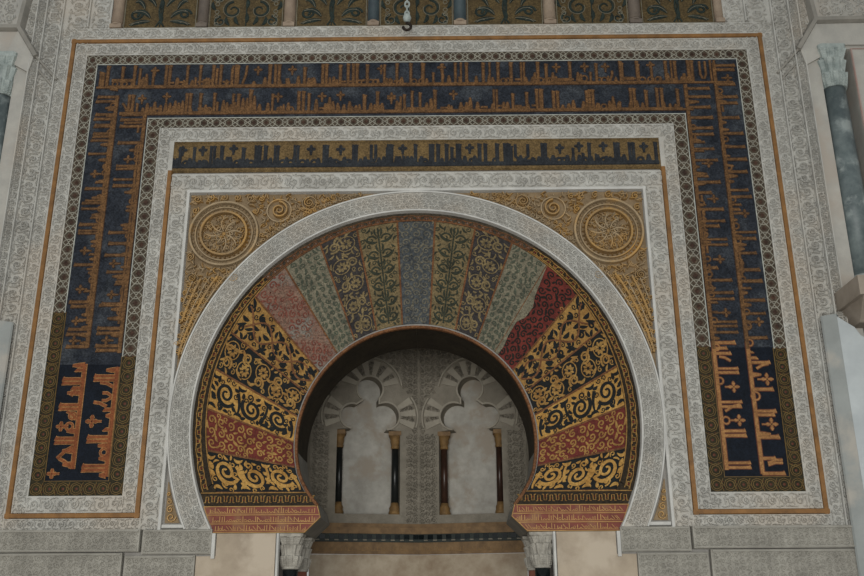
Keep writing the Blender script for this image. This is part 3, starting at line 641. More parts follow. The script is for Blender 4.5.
    for _ in range(2600):
        uu, vv = rr.uniform(.3, 2.04), rr.uniform(1.7, 3.41)
        if not in_span(uu, vv, .02) or math.hypot(uu-1.72, vv-3.025) < .335: continue
        if math.hypot(uu-1.235, vv-3.245) < .15 or math.hypot(uu-.965, vv-3.315) < .08: continue
        a = rr.uniform(0, 6.28); e = np.array((math.cos(a), math.sin(a)))*rr.uniform(.018, .034); f = np.array((-e[1], e[0]))*.7
        c = np.array((s*uu, vv)); g.rib(bez(c-e, c+f, c+e, 5), leafw(5, .02), 0, h+rr.uniform(.014, .04), int(rr.integers(0, 2)), top=.3)
    g.build('leaf_scrolls', [M['relief'], M['relief_gold']], root)
    # narrow triangle at the foot of the ring
    root = thing('triangle_panel', 'small upright gilded triangle at the ' + ('left' if s < 0 else 'right') + ' foot of the pale stucco ring', 'relief panel', (s*1.97, 0, .5))
    zz = np.linspace(.505, 1.26, 24); ci = np.sqrt(np.maximum((RW+.02)**2-(zz-C1[1])**2, 0))
    k = ci < 2.028; zz = zz[k]; ci = ci[k]
    g = MB(); g.plate([(s*a, b) for a, b in zip(ci, zz)]+[(s*2.032, zz[-1]), (s*2.032, .505)], 0, .012); g.build('ground', M['relief_bg'], root)
    g = MB()
    for i in range(9):
        z_ = .55+i*.062; c_ = math.sqrt((RW+.02)**2-(z_-C1[1])**2); wv = 2.03-c_
        if wv < .02: break
        g.rib(spiral((s*(c_+wv/2), z_), wv*.42 if wv < .09 else .042, .008, i, 1.3 if i % 2 else -1.3, 14), .012, 0, .032, 1)
        if wv > .1: g.rib(spiral((s*(c_+wv*.22), z_+.02), .022, .006, i, 1.2, 10), .01, 0, .03, 0); g.rib(spiral((s*(c_+wv*.8), z_+.02), .02, .006, i, -1.2, 10), .01, 0, .03, 1)
    g.build('leaf_scrolls', [M['relief'], M['relief_gold']], root)
    g = MB(); g.rib([(s*1.87, .478), (s*2.045, .478)], .045, 0, .045); g.build('sill', M['stucco_flat'], root)

# ------------------------------------------------------------------ the mosaic horseshoe arch
ARCH = thing('horseshoe_arch', 'large horseshoe arch of coloured mosaic voussoirs above the niche opening', 'arch', (0, 0, .42))
il = np.concatenate([[0], np.cumsum(np.hypot(*np.diff(INTR_L, axis=0).T))])
def on_intr(l): return np.array([np.interp(l, il, INTR_L[:, 0]), np.interp(l, il, INTR_L[:, 1])])
JO = [(.17, 3.135, .06), (.53, 3.06, .4), (.86, 2.925, .62), (1.165, 2.71, .82), (1.42, 2.44, .80), (1.625, 2.12, .83), (1.74, 1.79, .80), (1.79, 1.44, .78), (1.78, 1.08, .78), (1.626, .745, .735)]
def joint(k):
    u, z, z0 = JO[k]
    A = np.array((-u, z)); B0 = np.array((0., z0)); ao = math.atan2(u, z-CV[1])        # angle from the top
    best = min(range(400), key=lambda i: abs((lambda p: (p[0]-B0[0])*(A[1]-B0[1])-(p[1]-B0[1])*(A[0]-B0[0]))(on_intr(il[-1]*i/399.))) if True else 0)
    return ao, il[-1]*best/399.
JT = [joint(k) for k in range(10)]
def cellmap(k, s):
    """(x -1..1 across, y 0..1 from the opening outward) -> wall point, for voussoir k on side s"""
    if k == 0: (a0, l0), (a1, l1) = (-JT[0][0], -JT[0][1]), JT[0]
    else: (a0, l0), (a1, l1) = JT[k-1], JT[k]
    def f(Pt):
        Pt = np.asarray(Pt, float); x = (np.clip(Pt[:, 0], -1, 1)+1)/2; y = np.clip(Pt[:, 1], 0, 1)[:, None]
        a = a0+(a1-a0)*x; l = l0+(l1-l0)*x
        O = np.stack([-RV*np.sin(a), CV[1]+RV*np.cos(a)], 1)
        I = np.stack([np.interp(np.abs(l), il, INTR_L[:, 0])*np.where(l < 0, -1, 1), np.interp(np.abs(l), il, INTR_L[:, 1])], 1)
        I = I+(O-I)*.03
        R_ = I+(O-I)*y; R_[:, 0] *= -s
        return R_
    return f
HV = .012
def vous(k, s, bg, fg, style, edge, seed=0, extra=None):
    g = MB(); f = cellmap(k, s); n = 10
    xs = np.linspace(-1, 1, n)
    poly = np.concatenate([f(np.stack([xs, 0*xs], 1)), f(np.stack([xs[::-1], 0*xs+1], 1))])
    g.plate(poly, 0, HV, 0)
    c0, c1 = f([(0, 0), (0, 1)]); L = np.linalg.norm(c1-c0); e0, e1 = f([(-1, .5), (1, .5)]); a = np.linalg.norm(e1-e0)/2
    rr = np.random.default_rng(seed+k*3)
    X = .86
    occ = []
    def R(P, w, m=1, hh=.003, top=.75):                     # path in metres: x across (-a..a), y along (0..L)
        P = np.asarray(P, float); occ.append(P); g.rib(f(np.stack([P[:, 0]/a, P[:, 1]/L], 1)), w, 0, HV+hh, m, top=top)
    lim = a*X
    if style == 'scroll':
        N_ = 3; st = L*.94/N_
        for i in range(N_):
            sg = 1 if (i+seed) % 2 else -1; cy = L*.04+st*(i+.5); r = min(lim*.80, st*.47)
            R(spiral((-sg*lim*.10, cy), r, r*.14, -PI/2*sg+PI*.15, sg*1.75, 34), np.linspace(.040, .020, 34))
            R(bez((sg*lim*.9, cy-st*.5), (sg*lim*.2, cy-st*.62), (-sg*lim*.5, cy-st*.42), 10), np.linspace(.018, .036, 10))
            for q in range(7):
                t_ = rr.uniform(0, 6.28); c = np.array((-sg*lim*.10+r*1.02*math.cos(t_), cy+r*1.02*math.sin(t_))); e = np.array((math.cos(t_+.9), math.sin(t_+.9)))*.05
                if abs(c[0]+e[0]) < lim: R(bez(c, c+e*.6+np.array((.012, 0)), c+e, 6), leafw(6, .036), 1, .0028)
            for sx in (-1, 1): R(bez((sx*lim*.95, cy+st*.3), (sx*lim*.6, cy+st*.5), (sx*lim*.95, cy+st*.62), 7), leafw(7, .034))
            R(spiral((sg*lim*.62, cy+st*.12), lim*.28, .008, 0, sg*1.3, 16), .016)
    elif style == 'tree':
        R([(0, L*.03), (0, L*.5), (0, L*.97)], .018)
        for i in range(6):
            y_ = L*(.06+.155*i); r = lim*.36
            for sx in (-1, 1):
                R(spiral((sx*lim*.5, y_+r*.6), r, r*.2, PI if sx > 0 else 0, -sx*1.2, 18), np.linspace(.022, .012, 18))
                R(bez((sx*lim*.1, y_), (sx*lim*.55, y_-.02), (sx*lim*.9, y_+.06), 7), leafw(7, .034))
                R(bez((sx*.01, y_+.05), (sx*lim*.3, y_+.10), (sx*lim*.15, y_+.13), 6), leafw(6, .024))
            if i % 2: g.dome(f([(0, (y_+.04)/L)])[0], .022, 0, HV+.004, 1, 8)
    elif style == 'loops':
        t = np.linspace(0, 1, 70)
        for ph in (0, PI):
            R(np.stack([lim*.62*np.sin(t*PI*3.5+ph), L*(.02+.96*t)], 1), .020, 2 if extra else 1, .0035)
        for i in range(7):
            y_ = L*(.07+.145*i)
            for sx in (-1, 1):
                R(spiral((sx*lim*.62, y_), lim*.26, .008, rr.uniform(0, 6), sx*1.3, 16), .022)
                for q in range(2): 
                    c = np.array((sx*lim*rr.uniform(.25, .9), y_+rr.uniform(-.04, .05))); e = np.array((sx*.03, .044))
                    R(bez(c-e*.6, c+np.array((sx*.016, 0)), c+e, 6), leafw(6, .036), 1, .0026)
            R(bez((0, y_-.035), (.02, y_), (0, y_+.04), 6), leafw(6, .044))
    elif style == 'flowers':
        for i in range(5):
            y_ = L*(.1+.2*i); sx = 1 if i % 2 else -1; c = np.array((sx*lim*.32, y_))
            for q in range(8):
                b_ = q*PI/4; e = np.array((math.cos(b_), math.sin(b_))); R([c+e*.012, c+e*.032, c+e*.05], leafw(3, .032), 2 if extra else 1)
            R(spiral((-sx*lim*.45, y_+.01), lim*.42, .012, b_, sx*1.7, 24), np.linspace(.024, .014, 24))
            R(spiral((c[0], y_), .075, .062, 0, 1., 20), .012, 2 if extra else 1)
            for q in range(4): 
                p = np.array((rr.uniform(-lim, lim), y_+rr.uniform(.03, .12))); e = np.array((rr.uniform(-.03, .03), .03)); R(bez(p-e, p+(.012, 0), p+e, 5), leafw(5, .028))
    else:                                                   # dense small curls
        cell = {'curls': .082, 'seeds': .06}.get(style, .08)
        nx = max(2, round(2*lim/cell)); ny = round(L/cell)
        for i in range(nx):
            for j in range(ny):
                c = np.array((-lim+2*lim*(i+.5)/nx, L*(j+.5)/ny)); sx = 1 if i < nx/2 else -1
                if style == 'seeds' and (i+j) % 2:
                    e = np.array((.5*sx, 1))*cell*.42; R(bez(c-e, c+np.array((.012*sx, 0)), c+e, 6), leafw(6, .03), 1)
                else: R(spiral(c, cell*.44, cell*.08, rr.uniform(0, 6.3), sx*(1 if j % 2 else -1)*1.25, 16), np.linspace(.018, .012, 16))
                if style == 'curls':
                    e = np.array((rr.uniform(-1, 1), rr.uniform(-1, 1)))*cell*.35; p = c+np.array((cell*.5, cell*.5)); 
                    if abs(p[0]) < lim: R(bez(p-e, p+.01, p+e, 5), leafw(5, .026), 1)
    for _ in range(600):                                    # small leaves and tendrils in what is left
        p = np.array((rr.uniform(-lim*1.02, lim*1.02), rr.uniform(.02*L, .98*L)))
        if np.min(np.sum((np.concatenate(occ)-p)**2, 1)) < .026**2: continue
        t_ = rr.uniform(0, 6.28); e = np.array((math.cos(t_), math.sin(t_)))*rr.uniform(.018, .03); q = np.array((-e[1], e[0]))*.6
        mf = 2 if k == 4 and extra else 1
        if rr.random() < .45: R(spiral(p, .024, .006, t_, rr.choice((-1.1, 1.1)), 10), .011, mf)
        else: R(bez(p-e, p+q, p+e, 6), leafw(6, .032 if k in (5, 7) else .022))
    for sx in (-1, 1):                                      # the line along each joint
        y_ = np.linspace(.0, 1, 8); g.rib(f(np.stack([0*y_+sx*.975, y_], 1)), .013, 0, HV+.004, 3 if extra else 2)
    if k == 4 and s > 0:                                    # pale plaster lapping over the edge of the red voussoir
        g.plate(f([(-1, .0), (-.7, .0), (-.66, .1), (-.8, .2), (-.82, .36), (-.5, .45), (-.45, .58), (-.7, .68), (-.86, .85), (-1, 1)]), 0, HV+.007, 4)
    mats = [M[bg], M[fg]]+([M[extra]] if extra else [])+[M[edge]]+([M['v_pale']] if k == 4 and s > 0 else [])
    return g.build('voussoir', mats, ARCH)
o = vous(0, 1, 'v_bluegrey', 'v_bluegrey_fg', 'curls', 'v_orange'); o['label'] = 'central faded blue-grey voussoir'
VS = {1: ('v_olive', 'v_green', 'tree', 'v_orange', 'dull gold voussoir with green stems'), 2: ('v_purple', 'v_dullgold', 'flowers', 'v_orange', 'dusky purple voussoir with gold curls'),
      3: ('v_pale', 'v_sage', 'seeds', 'v_orange', 'pale grey-green voussoir with small leaves'), 5: ('v_ochre', 'v_ink', 'loops', 'v_orange', 'ochre voussoir with dark vines'),
      6: ('v_ink', 'v_ochre', 'flowers', 'v_orange', 'black voussoir with gold flowers'), 7: ('v_gold', 'v_ink', 'scroll', 'v_orange', 'gold voussoir with black scroll'),
      8: ('v_red', 'v_ochre', 'curls', 'v_orange', 'red voussoir with gold curls'), 9: ('v_ink', 'v_gold', 'scroll', 'v_orange', 'black voussoir with broad gold scroll')}
for s in (-1, 1):
    for k, (bg, fg, stl, ed, lab) in VS.items():
        o = vous(k, s, bg, fg, stl, ed, seed=k, extra='v_orange' if k == 5 else None); o['label'] = lab
    if s < 0: o = vous(4, s, 'v_faded', 'v_faded_fg', 'curls', 'v_orange'); o['label'] = 'faded pinkish red voussoir with grey patches'
    else: o = vous(4, s, 'v_red', 'v_black', 'curls', 'v_orange', extra='v_ochre'); o['label'] = 'deep red voussoir with black curls'
# outer rim with a gold chain, inner gold line
rim_a = math.acos((C1[1]-.745)/RO)
def chain_rim(mb, a0, a1, n, r0, r1, m_l, m_d):
    for i in range(n):
        a = a0+(a1-a0)*(i+.5)/n; e = np.array((math.cos(a), math.sin(a))); f = np.array((-e[1], e[0])); c = np.array(C1)+e*(r0+r1)/2; hh = abs(a1-a0)/n*(r0+r1)/2*.5; w_ = (r1-r0)*.5
        sg = 1 if i % 2 else -1
        mb.rib([c-f*hh-e*w_*.55*sg, c-f*hh*.5-e*w_*.55*sg, c-f*hh*.45+e*w_*.3*sg, c+f*hh*.45+e*w_*.3*sg, c+f*hh*.5-e*w_*.55*sg, c+f*hh-e*w_*.55*sg], .013, 0, HV+.004, m_l)
        mb.dome(c-e*w_*.1*sg, .016, 0, HV+.004, m_d, 6)
        mb.rib([c-f*hh+e*w_*.78, c+e*w_*(.9 if sg > 0 else .62), c+f*hh+e*w_*.78], .011, 0, HV+.003, m_l); mb.rib([c-f*hh-e*w_*.8, c-e*w_*.62, c+f*hh-e*w_*.8], .010, 0, HV+.003, m_l)
for nm, aa, bb, ml, lab in (('left_rim', PI*.5+.82, PI*1.5-rim_a, 0, None), ('right_rim', -PI/2+rim_a, PI*.5-.60, 0, None), ('top_rim', PI*.5-.60, PI*.5+.82, 1, 'worn grey-brown rim')):
    g = MB(); P = arc(CV, RV, aa, bb, 60); Q2 = arc(C1, RO, aa, bb, 60); g.band(P, Q2, 0, HV, 0)
    chain_rim(g, aa, bb, int(abs(bb-aa)*RO/.075), 1.79, RO-.022, 1, 2)
    g.rib(arc(CV, RV+.008, aa, bb, 60), .014, 0, HV+.004, 1)
    o = g.build('rim', [M['rim_new'], M['v_ochre'], M['v_red']] if not ml else [M['rim_old'], M['v_orange'], M['v_faded']], ARCH)
    if lab: o['label'] = lab
g = MB()
ip = np.concatenate([INTR_L[::-1], INTR_L[1:]*np.array((-1, 1))]); 
g.rib(ip, .030, 0, HV+.010, 0, top=.7); g.build('edge_moulding', M['v_orange'], ARCH)
for s in (-1, 1):
    # meander strip over the springer panel, then the red panel with three gilt lines of script
    g = MB(); u1 = math.sqrt(RO**2-(.645-C1[1])**2)
    g.plate([(s*.803, .637), (s*(u1-.01), .637), (s*1.762, .744), (s*1.660, .824), (s*1.622, .744), (s*.885, .744)], 0, HV, 0)
    for i in range(18):
        x = .85+i*.05; sg = 1 if i % 2 else -1; c = np.array((s*x, .69))
        g.rib([c+(-.025, -.026*sg), c+(-.012, -.026*sg), c+(-.010, .02*sg), c+(.010, .02*sg), c+(.012, -.026*sg), c+(.025, -.026*sg)], .012, 0, HV+.004, 1); g.dome(c+(0, -.008*sg), .012, 0, HV+.004, 2, 6)
    g.rib([(s*.885, .742), (s*1.755, .742)], .012, 0, HV+.004, 1)
    g.build('meander_strip', [M['rim_new'], M['v_ochre'], M['v_red']], ARCH)
    g = MB(); g.plate([(s*1.722, .635), (s*.80, .635), (s*.775, .545), (s*.90, .425), (s*1.637, .425)], 0, HV+.004, 0)
    pr = lambda z: (np.interp(z, [.425, .545, .635], [.90, .775, .80]), np.interp(z, [.425, .635], [1.637, 1.722]))
    for zc in (.632, .565, .495, .428): a_, b_ = pr(zc); g.rib([(s*a_, zc), (s*b_, zc)], .011, 0, HV+.010, 1)
    for pts in ([(.80, .635), (.775, .545), (.90, .425)], [(1.722, .635), (1.637, .425)]): g.rib([(s*a_, b_) for a_, b_ in pts], .010, 0, HV+.010, 1)
    r = Row(g, (0, 0), (1, 0), (0, 1), .05, HV+.004, m=(1, 0))
    rr = np.random.default_rng(11 if s < 0 else 12)
    for z0 in (.580, .510, .442):
        r.o = np.array((0, z0)); a_, b_ = pr(z0+.02); x = a_+.03
        while x < b_-.03:
            t = rr.random(); xx = s*x
            if t < .45: r.st([(xx, 0), (xx, rr.uniform(.026, .048))], .0075)
            elif t < .7: r.st([(xx-.012, .0), (xx, .012), (xx+.014, .0)], .006)
            elif t < .85: g.ring((xx, z0+.012), .009, .006, 0, HV+.009, 1, 8)
            else: r.st([(xx-.012, .034), (xx+.012, .006)], .006)
            x += rr.uniform(.014, .026)
        g.rib([(s*(a_+.03), z0-.001), (s*(b_-.03), z0-.001)], .006, 0, HV+.009, 1)
    o = g.build('springer_panel', [M['panel_red'], M['panel_gold']], ARCH); o['label'] = 'red panel with three gilt lines of script'
# soffit of the opening (0.75 m deep)
full = np.concatenate([INTR_LONG[::-1], (INTR_LONG*np.array((-1, 1)))[1:]])
def soffit(mb, P, d0, d1, th, m=0):
    P = np.asarray(P, float); n = len(P); T = np.gradient(P, axis=0); L = np.hypot(T[:, 0], T[:, 1]); N_ = np.stack([-T[:, 1]/L, T[:, 0]/L], 1)
    O = P+N_*th
    V = np.zeros((n, 4, 3))
    for k, (Q3, y) in enumerate(((P, d0), (P, d1), (O, d1), (O, d0))): V[:, k, 0] = Q3[:, 0]; V[:, k, 1] = y; V[:, k, 2] = Q3[:, 1]
    F = []
    for i in range(n-1):
        for k in range(4): F.append([i*4+k, i*4+(k+1) % 4, (i+1)*4+(k+1) % 4, (i+1)*4+k])
    F += [[0, 3, 2, 1], [(n-1)*4+k for k in range(4)]]
    mb.raw(V.reshape(-1, 3), F, m)
zs = full[:, 1]
iL = max(i for i in range(len(full)//2) if full[i, 1] < 1.13); iR = len(full)-1-iL
for pp in (full[:iL+1], full[iR:]):
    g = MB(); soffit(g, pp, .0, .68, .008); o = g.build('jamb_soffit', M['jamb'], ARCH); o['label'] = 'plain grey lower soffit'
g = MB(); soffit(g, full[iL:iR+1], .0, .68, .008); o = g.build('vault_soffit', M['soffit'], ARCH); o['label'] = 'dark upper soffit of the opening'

# ------------------------------------------------------------------ the niche behind
AP = np.array([-.04, 2.8]); TIL = math.radians(13)
def face(s):
    e = np.array([s*math.cos(TIL), -math.sin(TIL), 0.]); nrm = np.array([-s*math.sin(TIL), -math.cos(TIL), 0.])   # towards the viewer
    p0 = np.array([AP[0], AP[1], 0.])
    def xf(A): return p0+A[:, :1]*e[None]+A[:, 2:3]*nrm[None]+A[:, 1:2]*np.array([[0, 0, 1.]])
    def loc(px, py):
        P = on_plane(px, py, p0, nrm); return np.array((np.dot(P-p0, e), P[2]))
    return xf, loc, e, nrm
NW = 1.215                                               # width of one back face
for s, nm in ((-1, 'wall_niche_left'), (1, 'wall_niche_right')):
    xf, loc, e, nrm = face(s)
    flip = s < 0
    class NB(MB):
        def add(q, A, F, m=0):
            if flip: F = F[:, ::-1] if isinstance(F, np.ndarray) else [list(x)[::-1] for x in F]
            MB.add(q, A, F, m)
        def raw(q, V, F, m=0): MB.raw(q, V, F, m)
    # pixel readings of the trefoil
    if s < 0: T_, TL, TR, x0, x1 = (370, 389, 13.5), (352.3, 415.6, 12.6), (386, 416, 14), 336, 400
    else: T_, TL, TR, x0, x1 = (470.0, 389, 13.5), (453.5, 416, 14), (486.8, 415.6, 12.6), 439, 502.5
    pxm = 10.45/FPX                                     # metres per pixel at the niche face
    cT = loc(*T_[:2]); cA = loc(*TL[:2]); cB = loc(*TR[:2]); rT, rA, rB = T_[2]*pxm, TL[2]*pxm, TR[2]*pxm
    xa = loc(x0, 470)[0]; xb = loc(x1, 470)[0]
    if cA[0] > cB[0]: cA, cB, rA, rB = cB, cA, rB, rA
    xa, xb = min(xa, xb), max(xa, xb)
    zs0 = loc(T_[0], 514)[1]; zc = loc(T_[0], 430)[1]    # sill, springing
    zst = loc(T_[0], 524.2)[1]
    # outline of the opening, as a radial curve about the centre of the lobes
    def circ_isect(c0, r0, c1, r1, pick):
        d = c1-c0; D_ = np.hypot(*d); a_ = (r0*r0-r1*r1+D_*D_)/(2*D_); h_ = math.sqrt(max(0, r0*r0-a_*a_)); m_ = c0+d*a_/D_; o_ = np.array((-d[1], d[0]))*h_/D_
        return max((m_+o_, m_-o_), key=pick)
    pA = circ_isect(cA, rA, cT, rT, lambda p: -p[0]); pB = circ_isect(cB, rB, cT, rT, lambda p: p[0])
    def arcpts(c, r, p, q, n, cw=True):
        a = math.atan2(*(np.array(p)-c)[::-1]); b = math.atan2(*(np.array(q)-c)[::-1])
        if cw:
            while b > a: b -= 2*PI
        return [(c[0]+r*math.cos(t), c[1]+r*math.sin(t)) for t in np.linspace(a, b, n)]
    da = rA*.80; sA = (cA[0]-math.sqrt(max(rA**2-(zc-cA[1])**2, .0001)), zc); sB = (cB[0]+math.sqrt(max(rB**2-(zc-cB[1])**2, .0001)), zc)
    lob = arcpts(cA, rA, sA, pA, 16)+arcpts(cT, rT, pA, pB, 24)[1:]+arcpts(cB, rB, pB, sB, 16)[1:]
    opening = [(xa, zs0), (xa, zc)]+lob+[(xb, zc), (xb, zs0)]
    DEP = .20
    ZT = 3.1
    # wall face round the opening (one mesh), recessed jambs, plus the fine carving
    g = NB(xf=xf)
    top = opening[2:-2]
    zlow = zst
    left = [(0., zlow), (0., ZT)] if True else None
    apx = max(range(len(opening)), key=lambda i: opening[i][1]); tp = opening[apx]
    for pts in ([(0., zlow), (xa, zlow), (xa, zs0)]+opening[1:apx+1]+[(tp[0], ZT), (0., ZT)], [(NW, zlow), (NW, ZT), (tp[0], ZT)]+opening[apx:-1]+[(xb, zs0), (xb, zlow)], [(xa, zlow), (xb, zlow), (xb, zs0), (xa, zs0)]):
        P = np.array(pts); ar = np.sum(P[:, 0]*np.roll(P[:, 1], -1)-np.roll(P[:, 0], -1)*P[:, 1])
        if ar < 0: P = P[::-1]
        g.add(np.c_[P, 0*P[:, 0]], [list(range(len(P)))])
    P = np.array(opening); n = len(P); A = np.concatenate([np.c_[P, 0*P[:, 0]], np.c_[P, 0*P[:, 0]-DEP]])
    g.add(A, [[i, (i+1) % n, n+(i+1) % n, n+i] for i in range(n)])
    def clear(u, v):
        if xa-.05 < u < xb+.05 and zlow < v < zc+.04: return False
        for c, r in ((cA, rA), (cT, rT), (cB, rB)):
            if math.hypot(u-c[0], v-c[1]) < r+.04: return False
        cc = (cT[0], zc+.05)
        if v > zc-.02 and math.hypot(u-cT[0], v-cT[1]) < rT+.225 and v > cT[1]-.05: return False
        if v > zc-.02 and (math.hypot(u-cA[0], v-cA[1]) < rA+.21 or math.hypot(u-cB[0], v-cB[1]) < rB+.21): return False
        return True
    fine_fill(g, .01, NW-.01, zlow+.02, ZT, .066, 0, .022, 0, clear)
    struct(g.build(nm, M['niche']))
    # marble slab filling the recess
    g = NB(xf=xf); g.rect(xa-.03, xb+.03, zs0-.02, tp[1]+.05, -DEP-.04, -DEP+.004)
    tag(g.build('marble_slab', M['niche_slab']), 'pale marble slab filling the ' + ('left' if s < 0 else 'right') + ' trefoil recess of the niche', 'slab', 'slabs in the trefoil recesses')
    # blind arch: alternating plain and carved voussoirs round the lobes
    root = thing('trefoil_arch', ('left' if s < 0 else 'right') + ' blind trefoil arch of grey stucco inside the niche', 'blind arch', tuple(xf(np.array([[cT[0], zc, 0.]]))[0]))
    WLOC[root.name] = tuple(root.location)
    cen = np.array((cT[0], zc+.12)); ro_ = tp[1]-cen[1]+.17
    cnt = 0
    for (c, r, angs) in ((cT, rT, np.radians([20, 48, 78, 104, 134, 160])), (cB, rB, np.radians([-18, 8, 34])), (cA, rA, np.radians([198, 172, 146]))):
        for a in angs:
            e1, e2 = a-.15, a+.15; r2 = r+.185
            g = NB(xf=xf); g.plate([(c[0]+(r+.012)*math.cos(e1), c[1]+(r+.012)*math.sin(e1)), (c[0]+r2*math.cos(a-.12), c[1]+r2*math.sin(a-.12)), (c[0]+r2*math.cos(a+.12), c[1]+r2*math.sin(a+.12)), (c[0]+(r+.012)*math.cos(e2), c[1]+(r+.012)*math.sin(e2))], 0, .018)
            g.build('plain_voussoir', M['niche_plain'], root); cnt += 1
    g = NB(xf=xf)
    g.rib(lob, .024, 0, .02, top=.7)
    for c, r, a0, a1 in ((cT, rT+.215, math.radians(8), math.radians(172)), (cB, rB+.205, math.radians(-20), math.radians(38)), (cA, rA+.205, math.radians(142), math.radians(200))):
        g.rib(arc(c, r, a0, a1, 24), .026, 0, .024, top=.6)
    g.build('arch_moulding', M['niche_plain'], root)
    for (c, r, angs) in ((cT, rT, np.radians([34, 63, 91, 119, 147])), (cB, rB, np.radians([-5, 21])), (cA, rA, np.radians([185, 159]))):
        for a in angs:
            e = np.array((math.cos(a), math.sin(a))); f = np.array((-e[1], e[0]))
            g = NB(xf=xf)
            for q, rr_ in enumerate((r+.04, r+.09, r+.14)): g.stamp(FINE[q], c+e*(rr_-.022)-f*.025*(1+q*.3), e*.044, f*.05*(1+q*.3), .024, 0)
            g.build('carved_voussoir', M['niche'], root)
    # colonnettes standing in the recess corners
    for xx, sd in ((xa+.045, -1), (xb-.045, 1)):
        lf = (sd < 0) == (s > 0) if s < 0 else sd > 0
        where = ('left' if (sd*s > 0) == (1 > 0) and s > 0 and sd > 0 else '')
        px_right = (sd > 0) if s > 0 else (sd < 0)
        o3 = xf(np.array([[xx, zs0, -.07]]))[0]
        lab = ('dark' if s < 0 else 'red-brown') + ' slender colonnette on the ' + ('right' if px_right else 'left') + ' of the ' + ('left' if s < 0 else 'right') + ' trefoil recess'
        root = thing('colonnette', lab, 'column', tuple(o3), 'colonnettes of the trefoil arches')
        Hc = zc-zs0; r_ = .042 if (s < 0 and px_right) or (s > 0 and not px_right) else .036
        g = MB(); g.lathe([(r_*1.6, 0), (r_*1.6, .03), (r_*1.35, .05), (r_*1.45, .075), (r_*1.1, .1), (r_, .13)], o3, n=18); g.build('base', M['niche_gold'], root, True)
        g = MB(); g.lathe([(r_, .125), (r_*.94, Hc*.5), (r_*.9, Hc-.19)], o3, n=18); g.build('shaft', M['niche_shaft'] if s < 0 else M['niche_shaft_red'], root, True)
        g = MB(); g.lathe([(r_*1.05, Hc-.195), (r_*1.15, Hc-.17), (r_*1.0, Hc-.16), (r_*1.3, Hc-.11), (r_*1.2, Hc-.10), (r_*1.75, Hc-.045)], o3, n=18); kp = g.build('capital', M['niche_gold'], root, True)
        g = MB(); zt = o3[2]+Hc; g.box(o3[0]-r_*1.7, o3[0]+r_*1.7, o3[1]-r_*1.7, o3[1]+r_*1.7, zt-.05, zt-.002); g.build('abacus', M['niche_brown'], kp)
    # side wall of the niche, beyond the back face
    c1_ = xf(np.array([[NW, 0, 0.]]))[0]
    g = MB(); q0 = np.array([c1_[0], c1_[1]]); q1 = np.array([s*1.75, 1.6]); q2 = np.array([s*1.75, .68])
    for a_, b_ in ((q0, q1), (q1, q2)):
        V = [(a_[0], a_[1], -1.9), (b_[0], b_[1], -1.9), (b_[0], b_[1], 3.1), (a_[0], a_[1], 3.1)]
        g.raw(V, [[0, 1, 2, 3]] if s < 0 else [[3, 2, 1, 0]])
    struct(g.build('wall_niche_side_left' if s < 0 else 'wall_niche_side_right', M['niche']))
    # cornice pieces and marble revetment on this face
    z = {k: loc(420, v)[1] for k, v in (('a', 524.6), ('b', 535.), ('c', 541.), ('d', 543.0), ('e', 554.8))}
    globals().setdefault('NZ', {})[s] = (xf, e, nrm, z)
CRN = thing('cornice', 'brown moulded cornice with a dark chain frieze running across the niche', 'cornice', (AP[0], AP[1], NZ[1][3]['e']))
for s in (-1, 1):
    xf, e, nrm, z = NZ[s]; flip = s < 0
    class NB2(MB):
        def add(q, A, F, m=0):
            if flip: F = F[:, ::-1] if isinstance(F, np.ndarray) else [list(x)[::-1] for x in F]
            MB.add(q, A, F, m)
    g = NB2(xf=xf); g.rect(0, NW, z['b'], (z['a']+z['b'])/2+.01, 0, .10); g.rect(0, NW, (z['a']+z['b'])/2-.0, z['a'], 0, .06); g.build('upper_moulding', M['niche_brown'], CRN)
    g = NB2(xf=xf); g.rect(0, NW, z['d'], z['b'], 0, .075, 0); 
    k = 12
    for i in range(k):
        u = NW*(i+.5)/k; g.rect(u-.028, u+.028, (z['b']+z['d'])/2-.012, z['b']-.008, 0, .09, 1); g.rib([(u+.03, z['d']+.02), (u+NW/k-.03, z['d']+.02)], .02, 0, .088, 2)
    g.build('chain_frieze', [M['niche_dark'], M['black'], M['niche']], CRN)
    g = NB2(xf=xf); g.rect(0, NW, z['e'], z['d'], 0, .05)
    r = Row(g, (0, z['e']+.035), (1, 0), (0, 1), .05, .05, m=(1, 0)); rr = np.random.default_rng(30+s); x = .05
    while x < NW-.05:
        r.st([(x, 0), (x, rr.uniform(.015, .05))], .008); x += rr.uniform(.02, .045)
    r.B(.04, NW-.04, 0, .008); g.build('lower_moulding', [M['niche_brown'], M['niche_gold']], CRN)
    g = NB2(xf=xf); g.rect(0.004, NW-.03, -1.9, z['e']-.004, 0, .03)
    tag(g.build('marble_slab', M['niche_marble']), ('left' if s < 0 else 'right') + ' veined brown marble slab under the niche cornice', 'slab', 'book-matched slabs in the niche')
g = MB(); g.box(-1.9, 1.9, .67, 3.6, 3.1, 3.2); struct(g.build('ceiling', M['niche']))

